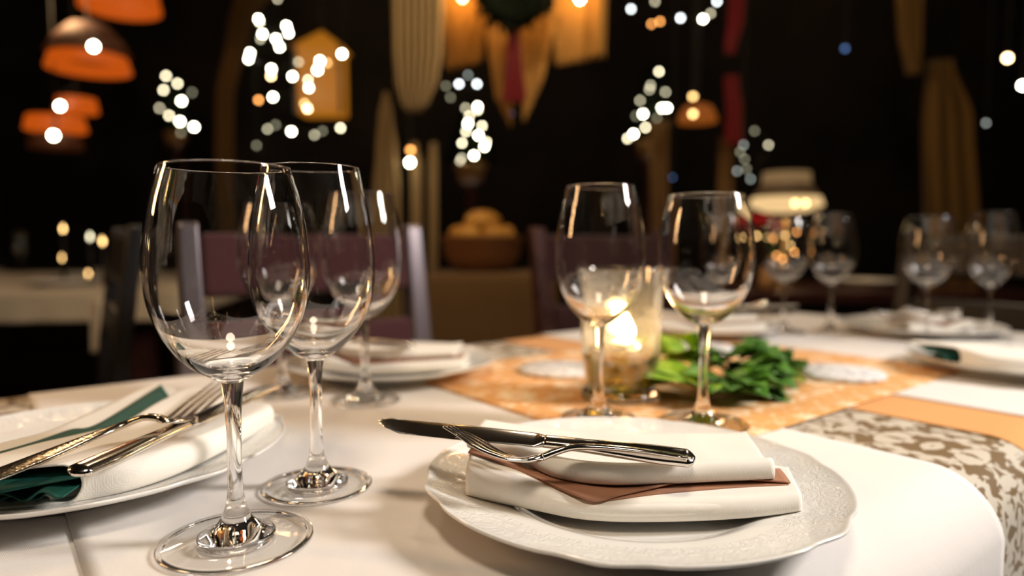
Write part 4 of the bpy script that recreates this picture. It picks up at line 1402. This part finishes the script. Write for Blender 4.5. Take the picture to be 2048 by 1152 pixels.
def rose(px, py, r, nm):
    c = at(px, py, 2.5) - fv.location
    V, F = [], []
    for k in range(14):
        a = k * 2.4; rr = r * (0.25 + 0.75 * k / 14)
        d = Vector((math.cos(a), math.sin(a), 0.9 - 0.6 * k / 14))
        leaf(V, F, c - Vector((0, 0, r * 0.7)), d, Vector((-math.cos(a), -math.sin(a), 1.2)), r * (1.2 + 0.3 * k / 14), rr * 0.75, -0.25, nseg=5)
    stm = tube('flower_stem', [(0, 0, 0.09), (c.x * 0.5, 0, (c.z - 0.03) * 0.7), c - Vector((0, 0, r * 0.6))], 0.0025, M['stem'], fv, 6)
    o = mesh_obj('flower', V, F, M['rose'], stm)
    mod_solid(o, 0.001)


rose(1520, 438, 0.045, 'a')
rose(1549, 450, 0.030, 'b')
lamp('flower_spot', 'SPOT', (vs.x - 0.1, 2.0, 1.55), 3.0, (1, 0.8, 0.7), 0.03, target=(vs.x - 0.03, 2.5, at(1520, 438, 2.5).z), spot=R(16))  # narrow spot aimed at the red flowers, without a fixture
p5 = at(1738, 537, 2.75)
o = pl_main.copy(); COL.objects.link(o); o.location = (p5.x, 2.75, 0.7565); o.rotation_euler = (0, 0, 0.3)
o['label'] = 'dim plate on the dark distant table at the right'

# small dark fir trees that carry the light clusters
tree0 = None
for k, (px, ytop, ybot, Y, lab) in enumerate([(352, 130, 272, 4.78, 'dark little fir tree behind the left light string'), (942, 190, 335, 3.2, 'dark little fir tree behind the middle column of lights'), (1300, 125, 290, 3.58, 'dark little fir tree behind the lights above the middle glass')]):
    top = at(px, ytop, Y); bot = at(px, ybot, Y)
    hgt = top.z - bot.z
    t = thing('fir_tree', lab, 'tree', (bot.x, Y, 0))
    sth = bot.z
    lathe('crown', [(0.0005, sth + hgt), (0.02, sth + hgt * 0.93)] + [q for j in range(6) for q in ((0.035 + 0.016 * j + 0.014, sth + hgt * (0.84 - 0.15 * j)), (0.03 + 0.014 * j, sth + hgt * (0.82 - 0.15 * j)))] + [(0.0005, sth + 0.03)], M['fir'], t, 40, rfun=lambda a, r_, z_: 1 + 0.12 * math.sin(a * 13 + z_ * 90))
    lathe('pot', [(0.0005, sth - 0.06), (0.055, sth - 0.06), (0.075, sth + 0.0), (0.080, sth + 0.0), (0.080, sth + 0.018), (0.06, sth + 0.018), (0.0005, sth + 0.01)], M['clay'], t, 32)
    lathe('pedestal', [(0.0005, 0.0), (0.12, 0.0), (0.12, 0.02), (0.03, 0.05), (0.025, sth - 0.10), (0.07, sth - 0.062), (0.0005, sth - 0.061)], M['dark_wood'], t, 24)

# brown padded chair by the left background table
dup(chb, (at(245, 400, 3.9).x, 4.25, 0), R(190), 'chair standing behind the distant left table')
